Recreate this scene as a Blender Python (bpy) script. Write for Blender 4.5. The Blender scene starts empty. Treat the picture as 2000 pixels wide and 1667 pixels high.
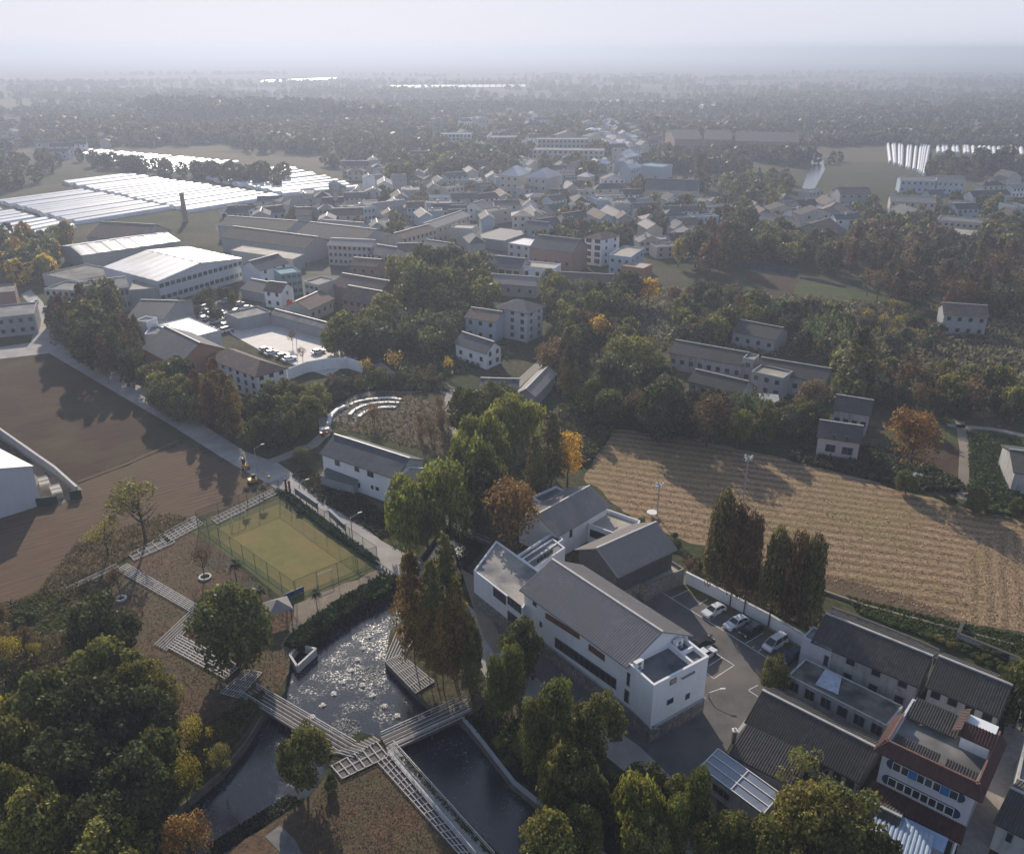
import bpy, math, random
import numpy as np
from mathutils import Vector
from mathutils.geometry import tessellate_polygon
random.seed(7); RNG=np.random.default_rng(7)
sc=bpy.context.scene; col=sc.collection
# ---------------------------------------------------------------- camera
F=1635.; HY=97.; CH=88.; TH=math.atan((833.5-HY)/F)
cam=bpy.data.objects.new('camera',bpy.data.cameras.new('camera')); col.objects.link(cam)
cam.location=(0,0,CH); cam.rotation_euler=(math.pi/2-TH,0,0)
cam.data.sensor_width=36; cam.data.lens=F/2000*36; cam.data.clip_end=60000; cam.data.clip_start=.5
sc.camera=cam
# ---------------------------------------------------------------- sky, sun, exposure
SUN_AZ=math.radians(104); SUN_EL=math.radians(25)
w=bpy.data.worlds.new('World'); sc.world=w; w.use_nodes=True
nt=w.node_tree; nt.nodes.clear()
sky=nt.nodes.new('ShaderNodeTexSky'); sky.sky_type='NISHITA'; sky.sun_disc=False
sky.sun_elevation=SUN_EL; sky.sun_rotation=math.radians(90)-SUN_AZ
sky.dust_density=1.0; sky.air_density=1.0; sky.ozone_density=3.0; sky.altitude=50
bg=nt.nodes.new('ShaderNodeBackground'); bg.inputs[1].default_value=.135
wo=nt.nodes.new('ShaderNodeOutputWorld'); mxs=nt.nodes.new('ShaderNodeMix'); mxs.data_type='RGBA'; mxs.inputs[7].default_value=(5.3,5.5,6.3,1)
tcw=nt.nodes.new('ShaderNodeTexCoord'); spw=nt.nodes.new('ShaderNodeSeparateXYZ'); nt.links.new(tcw.outputs['Generated'],spw.inputs[0])
mrw=nt.nodes.new('ShaderNodeMapRange'); mrw.interpolation_type='SMOOTHSTEP'; mrw.inputs[1].default_value=.06; mrw.inputs[2].default_value=.5; mrw.inputs[3].default_value=.96; mrw.inputs[4].default_value=.1; nt.links.new(spw.outputs[2],mrw.inputs[0]); nt.links.new(mrw.outputs[0],mxs.inputs[0])
nt.links.new(sky.outputs[0],mxs.inputs[6]); nt.links.new(mxs.outputs[2],bg.inputs[0]); nt.links.new(bg.outputs[0],wo.inputs[0])
sl=bpy.data.lights.new('sun','SUN'); sl.energy=5.0; sl.angle=math.radians(.6); sl.color=(1,.88,.73)
so=bpy.data.objects.new('sun',sl); col.objects.link(so)
sd=Vector((math.cos(SUN_AZ)*math.cos(SUN_EL),math.sin(SUN_AZ)*math.cos(SUN_EL),math.sin(SUN_EL)))
so.rotation_euler=sd.to_track_quat('Z','Y').to_euler()
sc.view_settings.view_transform='Standard'; sc.view_settings.look='None'; sc.view_settings.exposure=.08; sc.view_settings.gamma=1
sc.cycles.max_bounces=6; sc.cycles.volume_bounces=0; sc.cycles.transparent_max_bounces=8
sc.cycles.sample_clamp_indirect=6
# ---------------------------------------------------------------- photo pixel -> point in the place
FW=np.array([0,math.cos(TH),-math.sin(TH)]); UP=np.array([0,math.sin(TH),math.cos(TH)]); RT=np.array([1.,0,0])
def ray(x,y): return F*FW+(x-1000)*RT-(y-833.5)*UP
def P(x,y,z=0.):
    d=ray(x,y); t=(CH-z)/-d[2]; return np.array([d[0]*t,d[1]*t,z])
def hz(p,y):
    d=ray(1000,y); return CH+p[1]*d[2]/d[1]
def onwall(x,y,a,n):
    d=ray(x,y); c=np.array([0,0,CH]); t=((a-c)@n)/(d@n); return c+d*t
# ---------------------------------------------------------------- materials
MATS={}
def newmat(name):
    m=bpy.data.materials.new(name); m.use_nodes=True; n=m.node_tree
    b=n.nodes['Principled BSDF']; return m,n,b
def N(n,t,**k):
    o=n.nodes.new(t)
    for a,v in k.items():
        if a.startswith('i_'): o.inputs[a[2:].replace('_',' ')].default_value=v
        else: setattr(o,a,v)
    return o
def ramp(n,src,stops):
    r=n.nodes.new('ShaderNodeValToRGB'); e=r.color_ramp.elements
    while len(e)<len(stops): e.new(.5)
    for i,(p,c) in enumerate(stops): e[i].position=p; e[i].color=(*c,1)
    n.links.new(src,r.inputs[0]); return r.outputs[0]
def noise(n,scale,detail=6,rough=.6,vec=None):
    t=N(n,'ShaderNodeTexNoise',i_Scale=scale,i_Detail=detail,i_Roughness=rough)
    if vec is not None: n.links.new(vec,t.inputs['Vector'])
    return t.outputs[0]
def wpos(n): return N(n,'ShaderNodeNewGeometry').outputs['Position']
def mix(n,f,a,b,mode='MIX'):
    m=N(n,'ShaderNodeMix',data_type='RGBA',blend_type=mode)
    for s,v in ((m.inputs[0],f),(m.inputs[6],a),(m.inputs[7],b)):
        if isinstance(v,(int,float)): s.default_value=v
        elif isinstance(v,tuple): s.default_value=(*v,1)
        else: n.links.new(v,s)
    return m.outputs[2]
def mat(name,c1,c2=None,scale=.5,rough=.85,bump=0.,bscale=None,spec=.3,metal=0.,c3=None,s3=.05):
    """plain surface whose colour wanders between c1 and c2, with stains c3 at a larger scale"""
    if name in MATS: return MATS[name]
    m,n,b=newmat(name); v=wpos(n)
    c2=c2 or tuple(x*.8 for x in c1)
    o=ramp(n,noise(n,scale,vec=v),[(.3,c2),(.7,c1)])
    if c3:
        k=ramp(n,noise(n,s3,4,.5,v),[(.42,(0,0,0)),(.62,(1,1,1))]); o=mix(n,k,o,c3)
    n.links.new(o,b.inputs['Base Color']); b.inputs['Roughness'].default_value=rough
    b.inputs['Specular IOR Level'].default_value=spec; b.inputs['Metallic'].default_value=metal
    if bump:
        bp=N(n,'ShaderNodeBump',i_Strength=bump,i_Distance=.3); n.links.new(noise(n,bscale or scale*3,vec=v),bp.inputs['Height']); n.links.new(bp.outputs[0],b.inputs['Normal'])
    MATS[name]=m; return m
def tint(name,base,var=.35,trans=.3,rough=.58):
    """leaves: the object's own colour times a spread from leaf to leaf and bough to bough"""
    if name in MATS: return MATS[name]
    m,n,b=newmat(name)
    oi=N(n,'ShaderNodeObjectInfo'); g=N(n,'ShaderNodeNewGeometry')
    mr=N(n,'ShaderNodeMapRange',i_To_Min=1-var,i_To_Max=1+var); n.links.new(g.outputs['Random Per Island'],mr.inputs[0])
    no=noise(n,.33,3,.5,g.outputs['Position']); mr2=N(n,'ShaderNodeMapRange',i_From_Min=.3,i_From_Max=.7,i_To_Min=.6,i_To_Max=1.4); n.links.new(no,mr2.inputs[0])
    mu=N(n,'ShaderNodeMath',operation='MULTIPLY'); n.links.new(mr.outputs[0],mu.inputs[0]); n.links.new(mr2.outputs[0],mu.inputs[1])
    vm=N(n,'ShaderNodeVectorMath',operation='SCALE'); n.links.new(oi.outputs['Color'],vm.inputs[0]); n.links.new(mu.outputs[0],vm.inputs['Scale'])
    hue=N(n,'ShaderNodeHueSaturation',i_Saturation=1.0); mr3=N(n,'ShaderNodeMapRange',i_To_Min=.47,i_To_Max=.53); n.links.new(g.outputs['Random Per Island'],mr3.inputs[0]); n.links.new(mr3.outputs[0],hue.inputs['Hue']); n.links.new(vm.outputs[0],hue.inputs['Color'])
    n.links.new(hue.outputs[0],b.inputs['Base Color']); b.inputs['Roughness'].default_value=rough; b.inputs['Specular IOR Level'].default_value=.25
    tr=N(n,'ShaderNodeBsdfTranslucent'); n.links.new(hue.outputs[0],tr.inputs[0])
    mx=N(n,'ShaderNodeMixShader',i_Fac=trans); n.links.new(b.outputs[0],mx.inputs[1]); n.links.new(tr.outputs[0],mx.inputs[2])
    n.links.new(mx.outputs[0],n.nodes['Material Output'].inputs[0]); MATS[name]=m; return m
def rows(name,c1,c2,ang,period,c3,n3=.06,warp=2.0,bump=.5,fine=1.2,dark=.25,fac=.93,lit=.62,sx=.10):
    """field with rows running at angle ang (degrees from +X)"""
    m,n,b=newmat(name); v=wpos(n)
    mp=N(n,'ShaderNodeMapping'); mp.inputs['Rotation'].default_value=(0,0,-math.radians(ang)); n.links.new(v,mp.inputs[0])
    wv=N(n,'ShaderNodeTexWave',wave_type='BANDS',bands_direction='Y',i_Scale=.314/period,i_Distortion=warp,i_Detail=3,i_Detail_Scale=.35)
    n.links.new(mp.outputs[0],wv.inputs[0])
    st=N(n,'ShaderNodeMapping'); st.inputs['Scale'].default_value=(sx,1.5,1); n.links.new(mp.outputs[0],st.inputs[0])
    fn=noise(n,fine,8,.7,st.outputs[0])
    mm=N(n,'ShaderNodeMix'); mm.inputs[0].default_value=fac; n.links.new(wv.outputs['Fac'],mm.inputs[2]); n.links.new(fn,mm.inputs[3])
    o=ramp(n,mm.outputs[0],[(dark,c2),(lit,c1)])
    k=ramp(n,noise(n,n3,5,.55,v),[(.45,(0,0,0)),(.68,(1,1,1))]); o=mix(n,k,o,mix(n,.55,o,c3))
    n.links.new(o,b.inputs['Base Color']); b.inputs['Roughness'].default_value=.95; b.inputs['Specular IOR Level'].default_value=.1
    bp=N(n,'ShaderNodeBump',i_Strength=bump,i_Distance=.25); n.links.new(mm.outputs[0],bp.inputs['Height']); n.links.new(bp.outputs[0],b.inputs['Normal'])
    return m
def blocks(name,c1,c2,mortar,sx=1.6,rough=.9):
    m,n,b=newmat(name); v=wpos(n)
    vo=N(n,'ShaderNodeTexVoronoi',feature='F1',i_Scale=sx,i_Randomness=.75); n.links.new(v,vo.inputs['Vector'])
    ve=N(n,'ShaderNodeTexVoronoi',feature='DISTANCE_TO_EDGE',i_Scale=sx,i_Randomness=.75); n.links.new(v,ve.inputs['Vector'])
    sep=N(n,'ShaderNodeSeparateColor'); n.links.new(vo.outputs['Color'],sep.inputs[0])
    o=ramp(n,sep.outputs[0],[(0,c2),(1,c1)]); k=ramp(n,ve.outputs['Distance'],[(.02,(1,1,1)),(.07,(0,0,0))]); o=mix(n,k,o,mortar)
    n.links.new(o,b.inputs['Base Color']); b.inputs['Roughness'].default_value=rough; MATS[name]=m; return m
def wallmat(name,c,stain,amt=.5,streak=True):
    if name in MATS: return MATS[name]
    m,n,b=newmat(name); v=wpos(n)
    mp=N(n,'ShaderNodeMapping'); mp.inputs['Scale'].default_value=(.9,.9,.22); n.links.new(v,mp.inputs[0])
    k=ramp(n,noise(n,1.0,6,.65,mp.outputs[0]),[(.48,(0,0,0)),(.85,(amt,amt,amt))])
    o=mix(n,k,c,stain); o=mix(n,ramp(n,noise(n,.12,3,.5,v),[(.35,(0,0,0)),(.7,(.35*amt,)*3)]),o,stain)
    n.links.new(o,b.inputs['Base Color']); b.inputs['Roughness'].default_value=.88; b.inputs['Specular IOR Level'].default_value=.2
    MATS[name]=m; return m
WHITE=wallmat('white_render',(.80,.81,.83),(.45,.45,.45),.35); OLDW=wallmat('weathered_render',(.48,.47,.455),(.10,.096,.09),1.0)
CREAM=wallmat('cream_render',(.52,.49,.43),(.27,.25,.22),.6); GREYW=wallmat('grey_render',(.36,.37,.38),(.2,.2,.2),.6)
BLUEW=wallmat('pale_blue_render',(.42,.50,.58),(.25,.28,.3),.5); PINKW=wallmat('pink_brick_wall',(.33,.22,.18),(.20,.15,.13),.6)
ORANW=wallmat('orange_brick_wall',(.40,.20,.12),(.26,.15,.10),.5); TEALW=wallmat('teal_panels',(.20,.33,.36),(.12,.2,.22),.5)
PANEL=wallmat('steel_cladding',(.52,.54,.58),(.36,.37,.39),.4)
TILE=mat('grey_roof_tile',(.33,.30,.28),(.23,.215,.20),.9,.8,c3=(.27,.25,.23),s3=.15); TILED=mat('old_dark_roof_tile',(.115,.108,.10),(.05,.048,.046),1.6,.85,c3=(.075,.07,.06),s3=.3)
TILEB=mat('slate_roof_tile',(.10,.11,.125),(.065,.07,.08),.8,.8,c3=(.12,.12,.12),s3=.1)
TILEM=mat('brown_roof_tile',(.24,.16,.12),(.12,.085,.07),.8,.85,c3=(.13,.11,.10),s3=.15); TILER=mat('red_roof_tile',(.105,.045,.036),(.055,.028,.025),1.5,.6)
TANR=mat('tan_roof',(.50,.44,.36),(.34,.30,.25),.4,.8,c3=(.28,.25,.2),s3=.12); LITR=mat('steel_and_glint_roof',(.66,.66,.68),(.5,.5,.52),.3,.45,spec=.5,c3=(.4,.38,.36),s3=.06)
CONC=mat('flat_roof_concrete',(.30,.285,.27),(.16,.155,.15),.5,.9,c3=(.10,.10,.095),s3=.12); DARKR=mat('tar_roof',(.10,.105,.12),(.065,.07,.08),.5,.8,c3=(.17,.17,.17),s3=.25)
STONE=blocks('rubble_stone',(.30,.28,.25),(.17,.16,.15),(.11,.105,.10),1.7)
WOOD=mat('brown_timber',(.20,.09,.045),(.11,.05,.03),2,.6); TRIM=mat('white_trim',(.78,.77,.76),(.66,.65,.64),1,.6); GLASS=mat('window_glass',(.03,.035,.045),(.015,.02,.03),.6,.12,spec=.6)
GFR=mat('grey_window_frame',(.20,.21,.22),(.15,.155,.16),1,.5); METAL=mat('painted_steel',(.45,.46,.48),(.38,.39,.4),1,.4,metal=.5); BARK=mat('bark',(.12,.09,.07),(.06,.045,.035),3,.95,.4)
STRIP=mat('white_boardwalk_strip',(.62,.60,.57),(.42,.40,.38),1.5,.7); DECK=mat('grey_deck_board',(.17,.145,.13),(.09,.08,.075),2.5,.8); PAINT=mat('road_paint',(.72,.71,.68),(.5,.5,.48),2,.7)
ROAD=mat('concrete_road_surface',(.43,.395,.365),(.33,.31,.29),.6,.85,c3=(.30,.28,.265),s3=.2); ASPH=mat('asphalt_surface',(.135,.128,.122),(.085,.083,.085),.5,.85,c3=(.17,.15,.135),s3=.09); PAVE=mat('path_paving',(.36,.32,.28),(.24,.215,.19),1.2,.9)
LEAF=tint('leaf',None,.4,.45); LEAFD=tint('dense_leaf',None,.5,.36)
# ---------------------------------------------------------------- mesh helpers
class MB:
    def __init__(s): s.v=[]; s.f=[]; s.m=[]
    def face(s,pts,m=0):
        k=len(s.v); s.v+= [tuple(map(float,p)) for p in pts]; s.f.append(tuple(range(k,k+len(pts)))); s.m.append(m)
    def prism(s,ring,z0,z1,m=0,mt=None,bottom=True):
        """vertical prism over a 2-D ring (counter-clockwise)"""
        k=len(s.v); n=len(ring); z0=[z0]*n if np.isscalar(z0) else z0; z1=[z1]*n if np.isscalar(z1) else z1
        s.v+=[(float(p[0]),float(p[1]),z0[i]) for i,p in enumerate(ring)]+[(float(p[0]),float(p[1]),z1[i]) for i,p in enumerate(ring)]
        for i in range(n):
            j=(i+1)%n; s.f.append((k+i,k+j,k+n+j,k+n+i)); s.m.append(m)
        s.f.append(tuple(range(k+n,k+2*n))); s.m.append(m if mt is None else mt)
        if bottom: s.f.append(tuple(range(k+n-1,k-1,-1))); s.m.append(m)
    def box(s,c,sx,sy,sz,m=0,rz=0.):
        ca,sa=math.cos(rz),math.sin(rz); r=[(c[0]+ca*x-sa*y,c[1]+sa*x+ca*y) for x,y in ((-sx/2,-sy/2),(sx/2,-sy/2),(sx/2,sy/2),(-sx/2,sy/2))]
        s.prism(r,c[2],c[2]+sz,m)
    def tube(s,a,b,r0,r1=None,n=6,m=0,cap=True):
        a=np.array(a,float); b=np.array(b,float); r1=r0 if r1 is None else r1; d=b-a; d/=np.linalg.norm(d)+1e-9
        u=np.cross(d,[0,0,1.]); 
        if np.linalg.norm(u)<.05: u=np.array([1.,0,0])
        u/=np.linalg.norm(u); v=np.cross(d,u); k=len(s.v)
        for c,r in ((a,r0),(b,r1)):
            for i in range(n): t=2*math.pi*i/n; s.v.append(tuple(c+r*(math.cos(t)*u+math.sin(t)*v)))
        for i in range(n): j=(i+1)%n; s.f.append((k+i,k+j,k+n+j,k+n+i)); s.m.append(m)
        if cap: s.f.append(tuple(range(k+n-1,k-1,-1))); s.f.append(tuple(range(k+n,k+2*n))); s.m+=[m,m]
    def bar(s,a,b,w,h,m=0):
        """flat bar from a to b, w wide, h high, its underside at a/b"""
        a=np.array(a,float); b=np.array(b,float); d=(b-a)[:2]; L=np.linalg.norm(d)
        if L<1e-6: return
        q=np.array([-d[1],d[0]])/L*w/2; k=len(s.v)
        for zz in (0,h):
            for c,sg in ((a,1),(b,1),(b,-1),(a,-1)): s.v.append((c[0]-sg*q[0],c[1]-sg*q[1],c[2]+zz))
        for f in ((3,2,1,0),(4,5,6,7),(0,1,5,4),(1,2,6,5),(2,3,7,6),(3,0,4,7)): s.f.append(tuple(k+i for i in f)); s.m.append(m)
    def mesh(s,name,mats):
        me=bpy.data.meshes.new(name); me.from_pydata(s.v,[],s.f)
        for m in mats: me.materials.append(m)
        if any(s.m): me.polygons.foreach_set('material_index',s.m)
        me.update(); return me
    def build(s,name,mats,parent=None,org=None):
        if not isinstance(mats,(list,tuple)): mats=[mats]
        if org is not None: s.v=[(x-org[0],y-org[1],z-org[2]) for x,y,z in s.v]
        o=bpy.data.objects.new(name,s.mesh(name,mats)); col.objects.link(o)
        if parent: o.parent=parent
        elif org is not None: o.location=org
        return o
def tag(o,label,cat,group=None,kind=None):
    o['label']=label; o['category']=cat
    if group: o['group']=group
    if kind: o['kind']=kind
    return o
def empty(name,loc,label,cat,group=None,rz=0):
    o=bpy.data.objects.new(name,None); o.empty_display_size=.5; col.objects.link(o); o.location=tuple(map(float,loc)); o.rotation_euler=(0,0,rz)
    return tag(o,label,cat,group)
def inst(me,name,parent,loc=(0,0,0),rz=0,sc_=None,color=None):
    o=bpy.data.objects.new(name,me); col.objects.link(o)
    if parent: o.parent=parent
    o.location=tuple(map(float,loc)); o.rotation_euler=(0,0,rz)
    if sc_ is not None: o.scale=sc_
    if color: o.color=(*color,1)
    return o
def struct(name,mb,mats,kind='structure'):
    o=mb.build(name,mats); o['kind']=kind; return o
def sheet(name,px,z,m,kind='structure',rough=None):
    pts=[P(x,y) for x,y in px]; mb=MB()
    if rough is None: rough=.7 if any(k in name for k in('field','lawn','ground','verge','plot','bank_path')) and name not in('parking_ground','market_ground') else 0
    if rough:
        q=[]; rr=random.Random(len(px)*7+int(px[0][0]))
        for i in range(len(pts)):
            a,b=pts[i],pts[(i+1)%len(pts)]; n_=max(1,min(60,int(np.linalg.norm(b-a)/2.2))); q+=[a+(b-a)*k/n_+(np.array([rr.uniform(-1,1),rr.uniform(-1,1),0])*rough if k else 0) for k in range(n_)]
        pts=q
    for t in tessellate_polygon([[Vector(p) for p in pts]]):
        tr=[pts[i] for i in t]
        c=(tr[1]-tr[0])[0]*(tr[2]-tr[0])[1]-(tr[1]-tr[0])[1]*(tr[2]-tr[0])[0]
        if c<0: tr=tr[::-1]
        mb.face([(p[0],p[1],z) for p in tr])
    return struct(name,mb,[m],kind)
def ribbon(name,px,wid,z,m,kind='structure'):
    c=[P(x,y)[:2] for x,y in px]; mb=MB(); L=[];R=[]
    for i,p in enumerate(c):
        a=c[max(i-1,0)]; b=c[min(i+1,len(c)-1)]; d=b-a; d/=np.linalg.norm(d); q=np.array([-d[1],d[0]])*(wid/2 if np.isscalar(wid) else wid[i]/2)
        L.append(p+q); R.append(p-q)
    for i in range(len(c)-1): mb.face([(*R[i],z),(*R[i+1],z),(*L[i+1],z),(*L[i],z)])
    return struct(name,mb,[m],kind)
# ================================================================ the ground, water, roads, fields
WATERS={'pond':[(872,1022),(957,1058),(937,1082),(912,1108),(902,1150),(850,1185),(785,1212),(762,1232),(752,1292),(810,1352),(850,1387),(895,1402),(930,1440),(1000,1530),(1100,1610),(1200,1690),(1390,1850),(1080,1850),(985,1690),(795,1483),(748,1440),(700,1430),(655,1465),(625,1527),(600,1557),(520,1612),(430,1674),(300,1760),(100,1760),(230,1690),(300,1622),(370,1562),(430,1512),(480,1452),(512,1400),(556,1352),(560,1318),(575,1268),(605,1240),(660,1190),(740,1135),(768,1117),(812,1100)],
 'pond_small':[(1120,842),(1128,824),(1150,818),(1162,828),(1152,846),(1136,852)],
 'stream':[(1248,640),(1262,618),(1285,606),(1308,622),(1302,652),(1280,664)],
 'river':[(1566,368),(1578,330),(1590,302),(1606,302),(1612,330),(1590,370)],
 'canal':[(1440,512),(1462,505),(1510,516),(1560,528),(1556,544),(1500,536),(1445,524)],
 'canal_far':[(1562,541),(1600,545),(1655,560),(1650,566),(1600,556),(1562,548)]}
def ground():
    outer=[(-1500,-200),(1500,-200),(1500,2600),(-1500,2600)]
    polys=[[Vector((x,y,0)) for x,y in outer]]+[[Vector(P(x,y)) for x,y in w] for w in WATERS.values()]
    flat=[p for q in polys for p in q]; mb=MB()
    mb.v=[tuple(p) for p in flat]
    for t in tessellate_polygon(polys):
        a,b,c=(flat[i] for i in t); s=(b-a).cross(c-a).z
        mb.f.append(tuple(t) if s>0 else tuple(t[::-1])); mb.m.append(0)
    B=32000
    for r in (((-B,-3000),(B,-3000),(B,-200),(-B,-200)),((-B,-200),(-1500,-200),(-1500,2600),(-B,2600)),((1500,-200),(B,-200),(B,2600),(1500,2600)),((-B,2600),(B,2600),(B,B),(-B,B))):
        mb.face([(x,y,0) for x,y in r])
    m,n,b=newmat('earth_and_grass'); v=wpos(n)
    g=ramp(n,noise(n,.7,9,.78,v),[(.32,(.030,.028,.019)),(.5,(.085,.075,.043)),(.68,(.19,.155,.10))])
    gr=ramp(n,noise(n,.8,9,.78,v),[(.33,(.016,.024,.010)),(.5,(.045,.058,.022)),(.68,(.10,.115,.042))])
    o=mix(n,ramp(n,noise(n,.03,4,.55,v),[(.42,(0,0,0)),(.6,(1,1,1))]),g,gr)
    sep=N(n,'ShaderNodeSeparateXYZ'); n.links.new(v,sep.inputs[0])
    far=N(n,'ShaderNodeMapRange',i_From_Min=520,i_From_Max=760); n.links.new(sep.outputs[1],far.inputs[0])
    mp=N(n,'ShaderNodeMapping'); mp.inputs['Scale'].default_value=(.007,.012,.01); mp.inputs['Rotation'].default_value=(0,0,.35); n.links.new(v,mp.inputs[0])
    vo=N(n,'ShaderNodeTexVoronoi',feature='F1',distance='CHEBYCHEV',i_Scale=1.); n.links.new(mp.outputs[0],vo.inputs['Vector'])
    s2=N(n,'ShaderNodeSeparateColor'); n.links.new(vo.outputs['Color'],s2.inputs[0])
    fld=ramp(n,s2.outputs[0],[(.0,(.045,.055,.028)),(.3,(.14,.11,.07)),(.5,(.055,.07,.03)),(.7,(.20,.16,.10)),(.85,(.05,.055,.035)),(1,(.09,.085,.05))])
    fld=mix(n,.35,fld,g); o=mix(n,far.outputs[0],o,fld)
    n.links.new(o,b.inputs['Base Color']); b.inputs['Roughness'].default_value=.97; b.inputs['Specular IOR Level'].default_value=.08
    bp=N(n,'ShaderNodeBump',i_Strength=.6,i_Distance=.3); n.links.new(noise(n,1.6,7,.7,v),bp.inputs['Height']); n.links.new(bp.outputs[0],b.inputs['Normal'])
    struct('ground',mb,[m])
ground()
def water():
    m,n,b=newmat('pond_water'); v=wpos(n)
    scum=ramp(n,noise(n,.22,9,.72,v),[(.47,(0,0,0)),(.70,(1,1,1))])
    speck=ramp(n,noise(n,2.6,4,.8,v),[(.5,(0,0,0)),(.62,(1,1,1))])
    k=mix(n,1,scum,speck,'MULTIPLY')
    o=mix(n,k,(.018,.024,.032),(.20,.20,.185)); n.links.new(o,b.inputs['Base Color'])
    rr=ramp(n,k,[(0,(.09,)*3),(1,(.7,)*3)]); n.links.new(rr,b.inputs['Roughness']); b.inputs['Specular IOR Level'].default_value=.75; b.inputs['IOR'].default_value=1.45
    bp=N(n,'ShaderNodeBump',i_Strength=.36,i_Distance=.06); n.links.new(noise(n,3.5,4,.6,v),bp.inputs['Height']); n.links.new(bp.outputs[0],b.inputs['Normal'])
    m2,n2,b2=newmat('river_water'); b2.inputs['Base Color'].default_value=(.03,.04,.045,1); b2.inputs['Roughness'].default_value=.22; b2.inputs['Specular IOR Level'].default_value=.9
    bm=mat('bank_masonry',(.16,.145,.125),(.08,.075,.065),1.2,.95)
    for nm,w in WATERS.items():
        pts=[P(x,y) for x,y in w]; a=sum(pts[i][0]*pts[(i+1)%len(pts)][1]-pts[(i+1)%len(pts)][0]*pts[i][1] for i in range(len(pts)))
        if a<0: pts=pts[::-1]
        d=1.1 if nm=='pond' else .5; mb=MB()
        for t in tessellate_polygon([[Vector(p) for p in pts]]):
            tr=[pts[i] for i in t]
            if (tr[1]-tr[0])[0]*(tr[2]-tr[0])[1]-(tr[1]-tr[0])[1]*(tr[2]-tr[0])[0]<0: tr=tr[::-1]
            mb.face([(p[0],p[1],-d) for p in tr])
        struct(nm+'_water' if nm=='pond' else nm,mb,[m if nm=='pond' else m2])
        mb=MB(); n_=len(pts)
        for i in range(n_):
            p,q=pts[i],pts[(i+1)%n_]; mb.face([(p[0],p[1],-d-.3),(p[0],p[1],.02),(q[0],q[1],.02),(q[0],q[1],-d-.3)])
        struct(nm+'_bank',mb,[bm])
water()
SOILD=rows('dark_ploughed_soil',(.085,.054,.036),(.032,.023,.018),35,.9,(.12,.10,.05),warp=1.5)
SOILB=rows('brown_field_soil',(.165,.110,.072),(.062,.044,.031),35,1.6,(.13,.10,.055),warp=3)
STRAW=rows('cut_rice_stubble',(.46,.315,.185),(.12,.082,.05),-17,2.7,(.21,.18,.07),n3=.05,warp=3.5,bump=1.0,fine=2.1,fac=.86,dark=.36,lit=.64,sx=.42)
STRAW2=rows('turned_rice_stubble',(.45,.31,.185),(.13,.09,.055),62,2.4,(.23,.18,.08),n3=.1,warp=4,bump=1.0,fine=2.1,fac=.9,dark=.36,lit=.64,sx=.42)
VEG=rows('vegetable_rows',(.07,.095,.03),(.06,.05,.035),-15,1.5,(.11,.13,.03),n3=.15,warp=2)
PITCH=mat('dry_turf',(.20,.175,.052),(.135,.135,.038),.5,.95,.3,3,c3=(.23,.165,.06),s3=.07)
TURFG=mat('green_turf',(.13,.135,.04),(.075,.088,.03),.6,.95,.3,3,c3=(.12,.11,.05),s3=.2)
LAWN=mat('worn_brown_lawn',(.18,.108,.062),(.06,.041,.027),.9,.95,.6,2.5,c3=(.10,.082,.045),s3=.14)
SAND=mat('tan_ground',(.36,.285,.21),(.24,.19,.14),.8,.95,.3,c3=(.2,.17,.13),s3=.1)
sheet('ploughed_field',[(-60,705),(40,682),(92,674),(130,700),(330,840),(345,858),(150,940),(0,842),(-60,800)],.02,SOILD)
sheet('ploughed_field',[(158,944),(350,868),(480,915),(545,955),(378,1015),(300,1060),(230,1100),(0,1180),(-200,1240),(-200,1030),(70,990)],.02,SOILB)
sheet('rice_field',[(1140,935),(1158,900),(1198,838),(1330,852),(1500,888),(1650,925),(1800,968),(1940,1004),(2080,1025),(2300,1300),(1990,1232),(1860,1216),(1700,1172),(1600,1140),(1480,1100),(1330,1052),(1235,1010)],.02,STRAW)
sheet('rice_field_end',[(1880,1110),(1910,1060),(1960,1040),(2080,1040),(2260,1290),(1990,1232),(1890,1215)],.026,STRAW2)
sheet('garden_ground',[(1600,1140),(1700,1172),(1860,1216),(2010,1240),(2060,1330),(1985,1345),(1850,1270),(1640,1180)],.022,VEG)
sheet('garden_ground',[(1735,830),(1880,835),(1985,850),(1995,1005),(1900,990),(1760,950),(1720,900)],.022,VEG)
sheet('garden_soil',[(1600,1118),(1760,1160),(1880,1212),(1860,1222),(1700,1182),(1590,1140)],.03,SOILB)
sheet('garden_soil',[(1760,860),(1876,868),(1872,980),(1780,950)],.03,SOILD)
sheet('garden_ground',[(20,1185),(110,1160),(205,1195),(120,1250),(60,1235)],.022,VEG)
sheet('park_lawn',[(225,1110),(380,1030),(545,1175),(600,1225),(565,1290),(545,1345),(505,1395),(470,1450),(300,1610),(150,1480),(180,1240)],.02,LAWN)
sheet('park_lawn',[(632,1522),(660,1512),(740,1480),(985,1700),(1070,1850),(330,1850),(440,1672),(525,1612),(604,1558)],.02,LAWN)
sheet('pitch_surround',[(545,968),(560,975),(742,1100),(738,1112),(580,1180),(560,1176),(480,1110),(372,1036),(385,1022)],.03,TURFG)
sheet('football_pitch',[(545,984),(722,1103),(578,1162),(408,1040)],.04,PITCH)
sheet('park_ground',[(640,800),(690,770),(800,765),(880,800),(885,870),(830,880),(660,835)],.02,LAWN)
sheet('grove_field',[(1450,560),(1560,545),(1830,600),(1850,690),(1700,690),(1530,600)],.02,VEG)
sheet('ploughed_field',[(1455,532),(1560,545),(1535,610),(1480,590)],.025,SOILD)
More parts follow.
